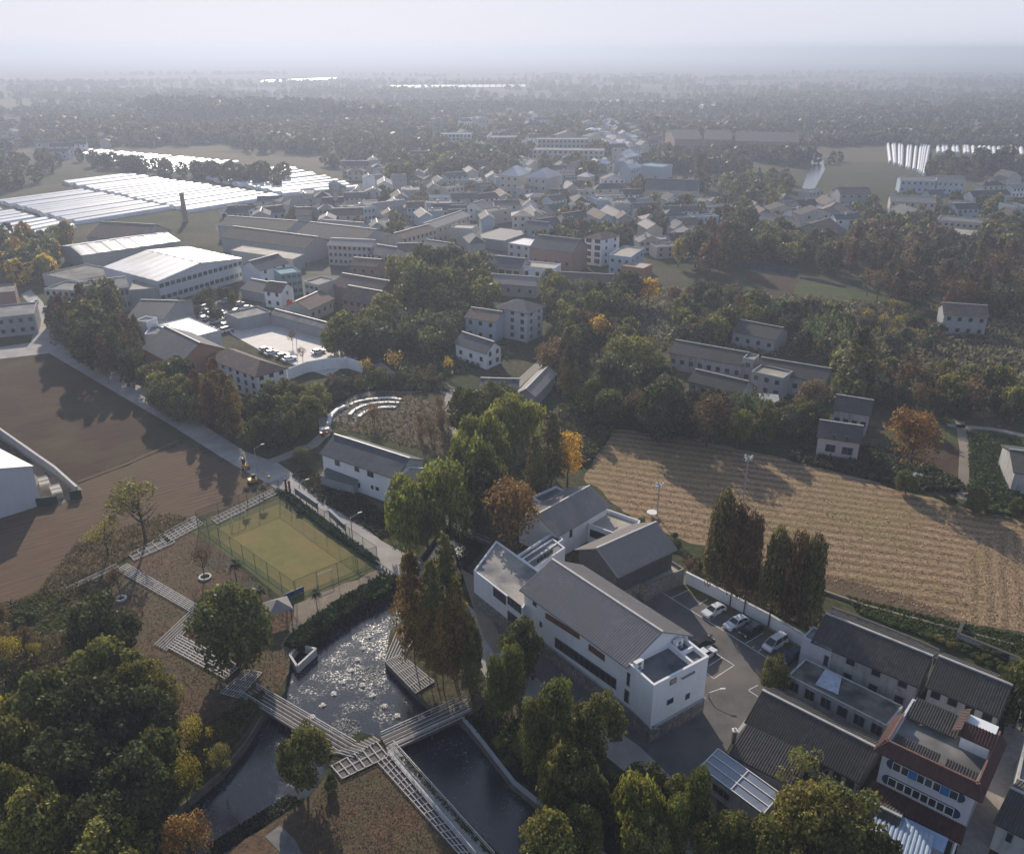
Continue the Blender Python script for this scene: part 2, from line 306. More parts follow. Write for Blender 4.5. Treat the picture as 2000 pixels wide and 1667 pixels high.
# roads and hard ground
sheet('road',[(-80,690),(95,664),(128,668),(250,738),(400,832),(480,882),(545,905),(645,975),(745,1056),(808,1090),(925,1190),(1000,1278),(1100,1372),(1214,1432),(1250,1458),(1306,1512),(1420,1640),(1480,1720),(1360,1720),(1330,1640),(1232,1516),(1180,1474),(1060,1402),(960,1332),(885,1262),(790,1140),(735,1108),(620,1003),(530,948),(455,907),(330,828),(96,690),(-80,710)],.05,ROAD)
sheet('road',[(60,668),(72,630),(64,600),(40,575),(60,566),(84,590),(98,640),(110,668)],.045,ROAD)
sheet('parking_ground',[(925,1190),(945,1160),(1150,1120),(1330,1120),(1400,1150),(1500,1205),(1600,1262),(1620,1300),(1500,1385),(1440,1430),(1400,1500),(1400,1620),(1306,1512),(1250,1458),(1214,1432),(1100,1372),(1000,1278)],.056,ASPH)
sheet('village_square',[(430,630),(520,605),(590,640),(700,700),(640,735),(560,708),(520,690),(455,655)],.04,mat('square_paving',(.60,.56,.52),(.48,.45,.42),.3,.7))
ribbon('path',[(635,830),(650,810),(690,778),(740,762),(800,765),(850,758),(880,770),(870,800),(895,850)],2.6,.05,PAVE)
ribbon('path',[(520,905),(560,890),(610,870),(637,845),(632,815)],3.0,.052,PAVE)
ribbon('path',[(735,710),(760,728),(800,742),(860,752),(890,762)],3.4,.048,SAND)
ribbon('path',[(1135,745),(1160,725),(1176,705),(1168,690),(1178,678)],2.6,.05,SAND)
ribbon('path',[(1690,695),(1780,712),(1900,735),(2010,752)],4,.05,SAND)
ribbon('path',[(1875,822),(1884,880),(1880,975)],2.2,.05,SAND)
ribbon('path',[(1850,830),(1940,838),(2010,852)],2.2,.05,PAVE)
ribbon('path',[(0,848),(40,872),(90,910),(150,960)],2.5,.05,SAND)
sheet('building_plot',[(66,905),(150,962),(118,985),(72,990),(-50,1010),(-50,880)],.045,SAND)
ribbon('path',[(532,1622),(560,1650),(600,1720)],2.2,.06,CONC)
ribbon('path',[(60,1215),(100,1240)],1.0,.05,SAND)
ribbon('field_ridge',[(350,860),(250,905),(152,942)],1.2,.12,SOILB)
sheet('bank_path',[(575,1180),(738,1112),(760,1120),(660,1185),(600,1238),(565,1290),(548,1260)],.035,SAND)
sheet('side_lane',[(1990,1255),(2060,1300),(2000,1480),(1930,1667),(1915,1760),(1850,1760),(1880,1600),(1960,1430)],.05,PAVE)
sheet('yard',[(900,1110),(925,1190),(945,1245),(965,1275),(990,1275),(950,1180),(935,1130)],.06,SAND)
sheet('market_ground',[(330,600),(440,575),(500,600),(440,640),(380,655)],.035,ASPH)
sheet('village_ground',[(420,440),(690,385),(900,350),(1180,370),(1380,440),(1390,475),(1240,500),(960,560),(800,540),(600,600),(480,600)],.015,mat('trodden_village_ground',(.17,.155,.135),(.075,.072,.062),.25,.95,c3=(.06,.068,.038),s3=.06))
sheet('road',[(1185,360),(1195,300),(1212,250),(1222,250),(1215,300),(1212,360)],.05,PAVE)
ribbon('path',[(1930,460),(1965,480),(2010,505)],4,.05,SAND)
ribbon('lane',[(1000,760),(1060,705),(1085,690),(1140,660)],3,.05,PAVE)
# ================================================================ trees
def quads_to_mesh(name,c,u,v,mats,extra=None):
    """c,u,v: arrays (n,3) of centres and half-axes"""
    n=len(c); co=np.empty((n,4,3)); co[:,0]=c-u-v; co[:,1]=c+u-v*.6; co[:,2]=c+u*.8+v; co[:,3]=c-u*.7+v*.8
    me=bpy.data.meshes.new(name); me.vertices.add(4*n); me.vertices.foreach_set('co',co.reshape(-1))
    me.loops.add(4*n); me.loops.foreach_set('vertex_index',np.arange(4*n,dtype=np.int32))
    me.polygons.add(n); me.polygons.foreach_set('loop_start',np.arange(0,4*n,4,dtype=np.int32)); me.polygons.foreach_set('loop_total',np.full(n,4,dtype=np.int32))
    me.materials.append(mats); me.update(); me.validate(); return me
def rdir(n): d=RNG.normal(size=(n,3)); return d/np.linalg.norm(d,axis=1)[:,None]
def leaves(c,nrm,size,aspect=1.,hang=0.):
    n=len(c); r=nrm*.8+rdir(n)*.8; r/=np.linalg.norm(r,axis=1)[:,None]; a=rdir(n)
    if hang: a=a*(1-hang)+np.array([0,0,1.])*hang
    u=np.cross(r,a); u/=np.linalg.norm(u,axis=1)[:,None]+1e-6; v=np.cross(r,u)
    if hang: u,v=u,v
    s=(size*(.6+.8*RNG.random(n)))[:,None]; return u*s/aspect,v*s*aspect
def lobecrown(lobes,per,size,aspect=1.,hang=0.,sq=.9,under=.25):
    C=[];U=[];V=[]
    for (x,y,z,r) in lobes:
        n=int(per*(r/.16)**2); d=rdir(n); d[:,2]=np.where((d[:,2]<0)&(RNG.random(n)>under),-d[:,2],d[:,2]); d/=np.linalg.norm(d,axis=1)[:,None]
        rr=r*(.72+.36*RNG.random(n)**.7)*(1+.18*np.sin(d[:,0]*7+x*30)*np.cos(d[:,1]*6+z*20)); p=np.array([x,y,z])+d*rr[:,None]*np.array([1,1,sq])
        u,v=leaves(p,d,size*np.ones(n),aspect,hang); C.append(p);U.append(u);V.append(v)
    return np.concatenate(C),np.concatenate(U),np.concatenate(V)
def ellip(n,zc,rx,rz,r0,r1,low=-.5,f0=.55,f1=.38):
    L=[];k=0
    while len(L)<n:
        d=rdir(1)[0]
        if d[2]<low: continue
        k+=1; f=f0+f1*random.random(); L.append((d[0]*rx*f,d[1]*rx*f,zc+d[2]*rz*f,random.uniform(r0,r1)))
    L.append((0,0,zc+.05,r1*1.3)); return L
PROTO={}
def trunkmesh(name,h,r,limbs,rl=.45,lean=.0,spread=.3):
    mb=MB(); a=np.array([0,0,-.03]); seg=5; pts=[a]
    for i in range(seg): pts.append(np.array([random.uniform(-lean,lean),random.uniform(-lean,lean),h*(i+1)/seg]))
    for i in range(seg): mb.tube(pts[i],pts[i+1],r*(1-.6*i/seg),r*(1-.6*(i+1)/seg),7,cap=False)
    for k in range(limbs):
        t=random.uniform(.45,1); b=pts[0]*(1-t)+pts[-1]*t; an=random.uniform(0,6.28); e=b+np.array([math.cos(an)*spread,math.sin(an)*spread,spread*random.uniform(.5,1.2)])*random.uniform(.6,1)
        mid=(b+e)/2+np.array([0,0,-.02]); mb.tube(b,mid,r*rl,r*rl*.6,5,cap=False); mb.tube(mid,e,r*rl*.6,r*.12,5,cap=False)
        if limbs>8:
            for q in range(3):
                e2=mid+np.array([random.uniform(-1,1),random.uniform(-1,1),random.uniform(.2,1.2)])*spread*.5; mb.tube(mid,e2,r*rl*.4,r*.06,4,cap=False)
    return mb.mesh(name,[BARK])
def protos():
    for q,(mul,sz) in {'hi':(1,1),'lo':(.22,1.9)}.items():
        for k in range(3):
            C=lobecrown(ellip(46,.52,.44,.44,.10,.155,-.95,.74,.18),230*mul,.0175*sz,under=.75); PROTO['bl',q,k]=(quads_to_mesh('broadleaf_crown',*C,LEAFD),None)
            C=lobecrown(ellip(22,.56,.38,.36,.10,.20,-.7),120*mul,.0150*sz,1.3,sq=.9,under=.6); PROTO['oran',q,k]=(quads_to_mesh('loose_crown',*C,LEAF),None)
            L=ellip(26,.6,.40,.30,.10,.17); C=lobecrown(L,150*mul,.020*sz,1.6,.55,under=.6)
            n=int(3200*mul); li=RNG.integers(0,len(L),n); ang=RNG.random(n)*6.28; La=np.array(L)[li]; p=np.stack([La[:,0]*1.12+np.cos(ang)*La[:,3]*.8,La[:,1]*1.12+np.sin(ang)*La[:,3]*.8,La[:,2]-RNG.random(n)*.34],1); p[:,2]=np.maximum(p[:,2],.12)
            u,v=leaves(p,rdir(n)*.3+np.stack([np.cos(ang),np.sin(ang),0*ang],1),.016*sz*np.ones(n),2.0,.85)
            PROTO['willow',q,k]=(quads_to_mesh('willow_crown',np.concatenate([C[0],p]),np.concatenate([C[1],u]),np.concatenate([C[2],v]),LEAF),None)
            # dawn redwood: whorls of boughs, narrow spire
            n=int(7600*mul); t=RNG.random(n)**.8; nb=70; bi=RNG.integers(0,nb,n); bz=.22+.76*(np.arange(nb)/nb)**.9; ba=np.arange(nb)*2.4+RNG.random(nb); blen=(.5*np.clip((1-(bz-.22)/.80)*1.7,0,1)**.7+.025)*(.7+.45*RNG.random(nb))
            rad=blen[bi]*(.12+.88*t); zz=bz[bi]+rad*.12-rad**2*.35+RNG.normal(size=n)*.013; aa=ba[bi]+RNG.normal(size=n)*.22/(.4+t)
            p=np.stack([np.cos(aa)*rad,np.sin(aa)*rad,zz],1); d=np.stack([np.cos(aa),np.sin(aa),.6+0*aa],1); u,v=leaves(p,d,.0165*sz*np.ones(n),1.25)
            PROTO['meta',q,k]=(quads_to_mesh('redwood_crown',p*[1,1,1],u*[1.,1.,.55],v*[1.,1.,.55],LEAF),None)
            # ragged pine-like column
            C=lobecrown([(math.cos(i*2.4)*(.30*(1-i/50)*random.uniform(.5,1)),math.sin(i*2.4)*(.30*(1-i/50)*random.uniform(.5,1)),.30+.62*i/26,.17*random.uniform(.8,1.1)) for i in range(26)],230*mul,.0165*sz,1.3,under=.7); PROTO['con',q,k]=(quads_to_mesh('conifer_crown',*C,LEAFD),None)
            C=lobecrown(ellip(22,.58,.36,.38,.12,.17,-.8),210*mul,.0165*sz,under=.8); PROTO['gink',q,k]=(quads_to_mesh('ginkgo_crown',*C,LEAF),None)
            C=lobecrown(ellip(10,.45,.36,.34,.15,.22,-.2),230*mul,.024*sz,under=.4); PROTO['bush',q,k]=(quads_to_mesh('bush_leaves',*C,LEAFD),None)
            C=lobecrown(ellip(14,.62,.40,.30,.08,.16,-.6),120*mul,.012*sz,1.2,under=.8); PROTO['bare',q,k]=(quads_to_mesh('thin_leaves',*C,LEAF),None)
            n=int(2600*mul); st=RNG.integers(0,26,n); sa=st*2.4; h=RNG.random(n)**.6; rr=.1+.4*h**2.2*(.6+.4*np.sin(st*7.)); p=np.stack([np.cos(sa)*rr,np.sin(sa)*rr,h*(.78+.2*np.cos(st*3.))],1)+RNG.normal(size=(n,3))*.03
            u,v=leaves(p,rdir(n),.018*sz*np.ones(n),1.6,.3); PROTO['bamboo',q,k]=(quads_to_mesh('bamboo_leaves',p,u,v,LEAF),None)
    PROTO['t','bl']=trunkmesh('branching_trunk',.55,.028,7,spread=.22); PROTO['t','meta']=trunkmesh('straight_trunk',.93,.019,0); PROTO['t','bare']=trunkmesh('bare_trunk',.6,.02,16,.5,spread=.3)
    mb=MB(); 
    for k in range(10): an=k*2.4; mb.tube((0.04*math.cos(an),.04*math.sin(an),0),(.3*math.cos(an),.3*math.sin(an),.75),.008,.004,5,cap=False)
    PROTO['t','bamboo']=mb.mesh('bamboo_canes',[mat('bamboo_cane',(.2,.22,.08),(.12,.14,.05),2)])
    PROTO['t','bush']=trunkmesh('bush_stem',.3,.03,5,spread=.2)
    # fan palm
    C=[];U=[];V=[]
    for k in range(34):
        an=k*2.4; el=1.2-1.7*(k/34); L=.42
        for j in range(14):
            t=(j+1)/14; p=np.array([math.cos(an)*math.cos(el)*L*t,math.sin(an)*math.cos(el)*L*t,.74+.28*math.sin(el)*t-.10*t*t]); C.append(p)
            d=np.array([math.cos(an)*.03,math.sin(an)*.045,.01]); q=np.array([-math.sin(an),math.cos(an),0])*.075*math.sin(math.pi*(.15+.8*t)); U.append(q); V.append(d)
    PROTO['palm']=quads_to_mesh('palm_fronds',np.array(C),np.array(U),np.array(V),LEAFD); PROTO['t','palm']=trunkmesh('palm_trunk',.74,.035,0)
protos()
COL={'bl':(.155,.152,.042),'bld':(.085,.090,.032),'yg':(.16,.15,.03),'willow':(.27,.27,.05),'meta':(.25,.165,.05),'metag':(.17,.155,.045),'metar':(.19,.10,.048),'metad':(.14,.12,.048),'oran':(.29,.16,.055),
 'gink':(.52,.33,.05),'con':(.17,.18,.042),'bush':(.11,.14,.038),'bushy':(.2,.17,.04),'bare':(.17,.12,.06),'bamboo':(.14,.17,.06),'palm':(.05,.08,.03),'olive':(.22,.20,.05),'brown':(.18,.12,.06),'brown2':(.14,.085,.04),'yellow':(.34,.27,.04),'dull':(.135,.135,.062)}
NAME={'bl':'broadleaf_tree','oran':'autumn_tree','willow':'willow_tree','meta':'redwood_tree','con':'conifer_tree','gink':'ginkgo_tree','bush':'bush','bare':'thin_tree','bamboo':'bamboo_clump','palm':'palm_tree'}
CAT={'bl':'tree','oran':'tree','willow':'willow','meta':'redwood','con':'conifer','gink':'ginkgo','bush':'bush','bare':'tree','bamboo':'bamboo','palm':'palm'}
tk=0; TREES=[]
def plant(kind,p,h,wd,label,color=None,group=None,cat=None):
    global tk; tk+=1
    dist=math.hypot(p[0],p[1]); q='hi' if dist<230 else 'lo'; k=tk%3
    o=empty(NAME[kind],(p[0],p[1],0),label,cat or CAT[kind],group,rz=random.uniform(0,6.28)); o.scale=(wd,wd*random.uniform(.9,1.1),h)
    c=COL[color or kind]; j=random.uniform(.82,1.2); c=(c[0]*j*random.uniform(.93,1.07),c[1]*j,c[2]*j)
    me=PROTO['palm'] if kind=='palm' else PROTO[kind,q,k][0]
    inst(me,'leaves' if kind in('bush','bamboo','palm') else 'crown',o,color=c)
    tn={'palm':'palm','meta':'meta','con':'meta','bare':'bare','bamboo':'bamboo','bush':'bush'}.get(kind,'bl')
    t=inst(PROTO['t',tn],'canes' if kind=='bamboo' else 'trunk',o)
    TREES.append((p[0],p[1],wd/2)); return o
def T(kind,x,yt,yb,wpx,label,color=None,group=None):
    p=P(x,yb); h=hz(p,yt); d=math.sqrt(p[0]**2+p[1]**2+CH*CH*.6); return plant(kind,p,max(h,1.2),wpx*np.dot(p-np.array([0,0,CH-h*.6]),FW)/F,label,color,group)
# ================================================================ buildings
WM={}
def winmesh(w_,h_,style):
    k=(round(w_,1),round(h_,1),style)
    if k in WM: return WM[k],k
    w_,h_=max(k[0],.3),max(k[1],.3); mb=MB(); fr={'w':TRIM,'g':GFR,'d':GFR,'n':WOOD}[style]; t=.07
    mb.bar((-w_/2,.0,0),(w_/2,.0,0),.12,t); mb.bar((-w_/2,.0,h_-t),(w_/2,.0,h_-t),.12,t)
    n=max(1,int(round(w_/1.0)))
    for i in range(n+1):
        x=-w_/2+t/2+(w_-t)*i/n; mb.box((x,0,t),t,.118,h_-2*t)
    fm=mb.mesh('window_frame',[fr]); g=MB(); g.box((0,.0,t*.5),w_-t,.06,h_-t)
    WM[k]=(fm,g.mesh('window_glass',[GLASS])); return WM[k],k
def window(parent,loc,ang,w_,h_,style='g',name='window'):
    """loc is the foot of the opening relative to the parent; ang the wall's direction"""
    (fm,gm),_=winmesh(w_,h_,style); o=inst(fm,name,parent,loc,ang); inst(gm,'pane',o); return o
def roofslab(mb,a,b,c,d,th=.16,tile=0,m=0,amp=.095):
    """a,b along the eave, d,c above them along the ridge; tile>0 makes rows of tiles running up the slope"""
    a,b,c,d=(np.array(p,float) for p in (a,b,c,d)); up=np.array([0,0,1.])
    n=max(1,int(np.linalg.norm(b-a)/tile)) if tile else 1
    k=len(mb.v); L=[]
    if tile:
        prof=[0,.15,.5,.65]; hh=[0,1,1,0]
        for i in range(n):
            for s,h in zip(prof,hh): L.append(((i+s)/n,h*amp))
        L.append((1,0))
    else: L=[(0,0),(1,0)]
    for s,h in L: mb.v.append(tuple(a+(b-a)*s+up*h)); mb.v.append(tuple(d+(c-d)*s+up*h))
    for i in range(len(L)-1): mb.f.append((k+2*i,k+2*i+2,k+2*i+3,k+2*i+1)); mb.m.append(m)
    z=up*th
    for q in ((b-z,a-z,d-z,c-z),(a-z,b-z,b,a),(b-z,c-z,c,b),(c-z,d-z,d,c),(d-z,a-z,a,d)): mb.face(q,m)
HOUSES=[]
RIDGE=mat('sun_glint_ridge',(.50,.48,.46),(.33,.32,.30),1,.55,spec=.5)  # sun glint along the roof ridges, put into a paler bar colour
def house(name,label,A,B,z,D=None,C=None,AC=None,roof='gable',rh=2.,wall=WHITE,rm=TILE,wins=(),ov=.5,tile=0,par=.5,plinth=0,cat='house',group=None,base=None,ws='g',chim=0,zw=None,drop=0.,deck=CONC):
    """A,B: the ends of the near wall's top edge in the photo, z its height in metres; D depth or C/AC the far corner beside B/A"""
    if base is not None: z=hz(P(A[0],base),A[1])
    a,b=P(*A,z),P(*B,z); L=np.linalg.norm((b-a)[:2]); ex=(b-a)/L; ey=np.array([-ex[1],ex[0],0.])
    if C is not None: c=P(*C,z); D0=np.linalg.norm((c-b)[:2]); ey=(c-b)/D0; D=D or D0
    if AC is not None: c=P(*AC,z); D0=np.linalg.norm((c-a)[:2]); ey=(c-a)/D0; D=D or D0
    ex[2]=ey[2]=0; org=np.array([a[0],a[1],0.]); HOUSES.append((a[0]+ex[0]*L/2+ey[0]*D/2,a[1]+ex[1]*L/2+ey[1]*D/2,max(L,D)*.6))
    E=empty(name,org,label,cat,group); w2=lambda x,y,zz: ex*x+ey*y+np.array([0,0,zz])
    wl=MB(); ring=[w2(0,0,0),w2(L,0,0),w2(L,D,0),w2(0,D,0)]
    zt=z-.05
    if roof in('flat',): 
        t=.28; zd=z-par
        wl.prism([p[:2] for p in ring],-drop,zd,0,1)
        for (x0,y0,x1,y1) in ((0,0,L,t),(0,D-t,L,D),(0,t,t,D-t),(L-t,t,L,D-t)):
            wl.prism([w2(x0,y0,0)[:2],w2(x1,y0,0)[:2],w2(x1,y1,0)[:2],w2(x0,y1,0)[:2]],zd+.002,z)
        wl.build('wall',[wall,deck if rm is TILE else rm],E)
    else:
        wl.prism([p[:2] for p in ring],-drop,zt)
        if roof=='gable':
            for x in (0.004,L-.204):
                k=[w2(x,0,zt),w2(x,D,zt),w2(x,D/2,zt+rh-.2)]; k2=[p+ex*.2 for p in k]
                wl.face([k[0],k[2],k[1]]); wl.face(k2); wl.face([k[0],k2[0],k2[2],k[2]]); wl.face([k[2],k2[2],k2[1],k[1]])
        if roof=='gabley':
            for y in (0.004,D-.204):
                k=[w2(0,y,zt),w2(L,y,zt),w2(L/2,y,zt+rh-.2)]; k2=[p+ey*.2 for p in k]
                wl.face([k[0],k[1],k[2]]); wl.face(k2[::-1]); wl.face([k[0],k[2],k2[2],k2[0]]); wl.face([k[2],k[1],k2[1],k2[2]])
        if roof=='shed': wl.face([w2(0,D,zt),w2(0,0,zt),w2(0,D,zt+rh-.2)][::-1]); wl.face([w2(L,0,zt),w2(L,D,zt),w2(L,D,zt+rh-.2)]); wl.face([w2(0,D,zt),w2(0,D,zt+rh-.2),w2(L,D,zt+rh-.2),w2(L,D,zt)])
        wl.build('wall',[wall],E)
        r=MB(); o=ov
        if roof=='gable':
            sl=rh/(D/2); zo=z-o*sl; og=min(.4,o)
            roofslab(r,w2(-og,-o,zo),w2(L+og,-o,zo),w2(L+og,D/2,z+rh),w2(-og,D/2,z+rh),tile=tile)
            roofslab(r,w2(L+og,D+o,zo),w2(-og,D+o,zo),w2(-og,D/2,z+rh),w2(L+og,D/2,z+rh),tile=tile)
            r.bar(w2(-og,D/2,z+rh-.02),w2(L+og,D/2,z+rh-.02),.36,.2,1)
        elif roof=='gabley':
            sl=rh/(L/2); zo=z-o*sl; og=min(.4,o)
            roofslab(r,w2(-o,D+og,zo),w2(-o,-og,zo),w2(L/2,-og,z+rh),w2(L/2,D+og,z+rh),tile=tile)
            roofslab(r,w2(L+o,-og,zo),w2(L+o,D+og,zo),w2(L/2,D+og,z+rh),w2(L/2,-og,z+rh),tile=tile)
            r.bar(w2(L/2,-og,z+rh-.05),w2(L/2,D+og,z+rh-.05),.35,.2,1)
        elif roof=='hip':
            e=min(L,D)/2; zo=z
            if L>=D: p,q=w2(e,D/2,z+rh),w2(L-e,D/2,z+rh)
            else: p,q=w2(L/2,e,z+rh),w2(L/2,D-e,z+rh)
            c0,c1,c2,c3=w2(-o,-o,zo),w2(L+o,-o,zo),w2(L+o,D+o,zo),w2(-o,D+o,zo)
            if L>=D:
                for f in ((c0,c1,q,p),(c1,c2,q),(c2,c3,p,q),(c3,c0,p)): r.face(f)
            else:
                for f in ((c0,c1,p),(c1,c2,q,p),(c2,c3,q),(c3,c0,p,q)): r.face(f)
            dn=np.array([0,0,-.15]); r.face([c3+dn,c2+dn,c1+dn,c0+dn])
            for u_,v_ in ((c0,c1),(c1,c2),(c2,c3),(c3,c0)): r.face([u_+dn,v_+dn,v_,u_])
        elif roof=='shed':
            roofslab(r,w2(-o,-o,z),w2(L+o,-o,z),w2(L+o,D+o*.3,z+rh),w2(-o,D+o*.3,z+rh),tile=tile)
        r.build('roof',[rm,RIDGE],E)
    if roof=='flat' and group and min(L,D)>5:
        for i in range(random.randint(1,2)):
            p_=w2(L*random.uniform(.2,.8),D*random.uniform(.3,.8),z-par+.01); k_=MB()
            if random.random()<.5: k_.tube(p_+[0,0,.5],p_+ex*1.8+[0,0,.5],.28,n=8); k_.box(p_+ex*.9-ey*.5,1.7,1.2,.3,rz=math.atan2(ex[1],ex[0])); k_.build('water_heater',[METAL],E)
            else: k_.tube(p_,p_+[0,0,1.3],.6,n=10); k_.build('water_tank',[METAL],E)
    if roof in('gable','gabley','hip') and group and random.random()<.4:
        k_=MB(); k_.box(w2(L*random.uniform(.2,.8),D*.4,z+rh*.3),.7,.7,rh*.7+.9,rz=math.atan2(ex[1],ex[0])); k_.build('chimney',[wall],E)
    if plinth:
        pl=MB(); q=[w2(-.06,-.06,0),w2(L+.06,-.06,0),w2(L+.06,D+.06,0),w2(-.06,D+.06,0)]; pl.prism([p[:2] for p in q],-drop,plinth); pl.build('stone_plinth',[STONE],E)
    for i in range(chim):
        cm=MB(); cm.box((*w2(L*(.25+.5*i),D*.45,0)[:2],z+rh*.4),.8,.8,rh*.6+1.0,rz=math.atan2(ex[1],ex[0])); cm.build('chimney',[wall],E)
    ang=math.atan2(ex[1],ex[0]); angy=math.atan2(ey[1],ey[0])
    Wf={'f':(0,L),'r':(1,D),'l':(2,D)}
    for spec in wins:
        f=spec[0]
        if f in 'frl' and len(spec)>=3 and isinstance(spec[1],int):
            nx,ny=spec[1],spec[2]; ww,wh=(spec[3],spec[4]) if len(spec)>4 else (1.3,1.4); LL=Wf[f][1]; st=(zw or (z-(par if roof=='flat' else 0)))/ny
            for iy in range(ny):
                for ix in range(nx):
                    s=LL*(ix+.5)/nx; zz=st*iy+st*.38
                    if f=='f': window(E,w2(s,-.02,zz),ang,ww,wh,ws)
                    elif f=='r': window(E,w2(L+.02,s,zz),angy,ww,wh,ws)
                    else: window(E,w2(-.02,s,zz),angy,ww,wh,ws)
        elif f in 'FRL':   # measured from the photo: face, left x,y, right x,y of the opening's foot, height, style, name
            _,x0,y0,x1,y1,wh=spec[:6]; stl=spec[6] if len(spec)>6 else ws; nm=spec[7] if len(spec)>7 else 'window'
            if f=='F': pa,nn,an=org,np.array([-ey[1],ey[0],0]) ,ang; nn=np.array([ex[1],-ex[0],0])
            elif f=='R': pa,nn,an=org+ex*L,np.array([ey[1],-ey[0],0]),angy
            else: pa,nn,an=org,np.array([-ey[1],ey[0],0]),angy
            u,v=onwall(x0,y0,pa,nn),onwall(x1,y1,pa,nn); wdt=np.linalg.norm((v-u)[:2]); mid=(u+v)/2-org
            window(E,mid+nn*.02,an,wdt,wh,stl,nm)
    return E,org,ex,ey,L,D,z
# ---------------- the white hall complex
H=house('white_hall','long white two-storey hall with grey tiled gable roof beside the parking ground',(1228,1294),(1344,1238),10.2,AC=(1024,1147),roof='gabley',rh=3.1,wall=WHITE,rm=TILE,ov=.7,tile=.42,plinth=0,cat='building')
E,org,ex,ey,L,D,z=H
W=lambda x,y,zz: ex*x+ey*y+np.array([0,0,zz])
t0=P(1277,1338,10.2)-np.array([0,0,10.2]); t1=P(1384,1281.5,10.2)-np.array([0,0,10.2]); tL=np.linalg.norm(t1-t0); tx=(t1-t0)/tL; ty=(org-t0); ty[2]=0; tD=np.linalg.norm(ty); ty/=tD
mb=MB(); Q=lambda x,y,zz: t0-org+tx*x+ty*y+np.array([0,0,zz]); tD-=.02
def ringQ(x0,y0,x1,y1): return [Q(x0,y0,0)[:2],Q(x1,y0,0)[:2],Q(x1,y1,0)[:2],Q(x0,y1,0)[:2]]
mb.prism(ringQ(0,0,tL,tD),0,9.4,0,1)
for r_ in ((0,0,tL,.3),(0,.3,.3,tD),(tL-.3,.3,tL,tD),(tL*.72,.3,tL*.72+.3,tD),(tL*.72+.3,2.7,tL-.3,3.0)): mb.prism(ringQ(*r_),9.402,10.2)
mb.prism(ringQ(tL*.72+.3,.3,tL-.3,2.7),9.403,9.5,1)
mb.build('terrace_block',[WHITE,DARKR],E)
cp=MB()
for a_,b_ in ((Q(-.05,.1,10.2),Q(tL+.05,.1,10.2)),(Q(.1,.3,10.2),Q(.1,tD,10.2)),(Q(tL-.12,.3,10.2),Q(tL-.12,tD,10.2)),(Q(tL*.72+.15,.3,10.2),Q(tL*.72+.15,tD,10.2))): cp.bar(a_+[0,0,.003],b_+[0,0,.003],.36,.07)
cp.build('parapet_coping',[TRIM],E)
pl=MB(); pl.prism([(Q(-.12,-.12,0))[:2],(Q(tL+.12,-.12,0))[:2],(Q(tL+.12,tD,0))[:2],(Q(-.12,tD,0))[:2]],0,2.75); pl.build('stone_plinth',[STONE],E)
pl=MB(); pl.prism([W(-.12,0,0)[:2],W(0,0,0)[:2],W(0,D,0)[:2],W(-.12,D,0)[:2]],0,2.75); pl.build('stone_plinth',[STONE],E)
lg=MB(); lg.bar(Q(-.2,-.2,2.753),Q(tL+.2,-.2,2.753),.3,.12); lg.bar(W(-.2,-6.0,2.753),W(-.2,D,2.753),.3,.12); lg.build('ledge',[GREYW],E)
nf=np.array([-ey[1],ey[0],0.]); angy=math.atan2(ey[1],ey[0]); angx=math.atan2(tx[1],tx[0])
def hw(x0,y0,x1,y1,h,st='g',nm='window',pa=None,n_=None,an=None):
    pa=org if pa is None else pa; n_=nf if n_ is None else n_; an=angy if an is None else an
    u,v=onwall(x0,y0,pa,n_),onwall(x1,y1,pa,n_); window(E,(u+v)/2-org+n_*.03,an,np.linalg.norm((v-u)[:2]),h,st,nm)
for s in ((1041,1180,1048,1185,1.0),(1054,1221,1059,1226,1.0),(1224,1337,1244,1350,2.3),(1219,1368,1239,1381,2.2),(1257,1385,1262,1390,.8),(1262,1344,1269,1350,.8)): hw(*s)
bd=MB(); bd.box((0,0,0),6.6,.16,.9); 
for (x0,y0,x1,y1,h) in ((1066,1206,1132,1248,1.0),(1150,1268,1181,1291,1.1)):
    u,v=onwall(x0,y0,org,nf),onwall(x1,y1,org,nf); b=MB(); b.bar(u-org,v-org,.18,h); b.build('timber_band_window',[WOOD],E)
u,v=onwall(1084,1262,org,nf),onwall(1203,1346,org,nf); b=MB(); b.bar(u-org,v-org,.14,1.9); o=b.build('ribbon_window',[GFR],E)
b=MB(); k=int(np.linalg.norm((v-u)[:2])/1.1)
for i in range(k):
    f0=(i+.06)/k; f1=(i+.94)/k; b.bar(u+(v-u)*f0-org+nf*.05+[0,0,.1],u+(v-u)*f1-org+nf*.05+[0,0,.1],.14,1.7)
b.build('pane',[GLASS],o)
ng=np.array([tx[1],-tx[0],0.])
for s in ((1308,1338,1320,1331,.9),(1302,1377,1314,1370,.9),(1338,1367,1346,1361,1.0),(1298,1417,1304,1412,.9)): hw(*s,pa=t0,n_=ng,an=angx)
u,v=onwall(1331,1326,t0,ng),onwall(1355,1313,t0,ng); b=MB(); b.bar(u-org,v-org,.2,.5); b.bar(u-org+ng*.1+[0,0,.12],v-org+ng*.1+[0,0,.12],.3,.3,1); b.build('wall_recess_strip',[TRIM,GFR],E)
def ac(parent,p,rz,s=1.):
    b=MB(); b.box((0,0,0),.95*s,.38*s,.75*s); o=b.build('outdoor_unit',[TRIM],parent); o.location=tuple(p); o.rotation_euler=(0,0,rz)
    b=MB(); b.tube((-.15*s,-.2*s,.38*s),(-.15*s,-.22*s,.38*s),.27*s,n=12); f=b.build('fan',[GFR],o); return o
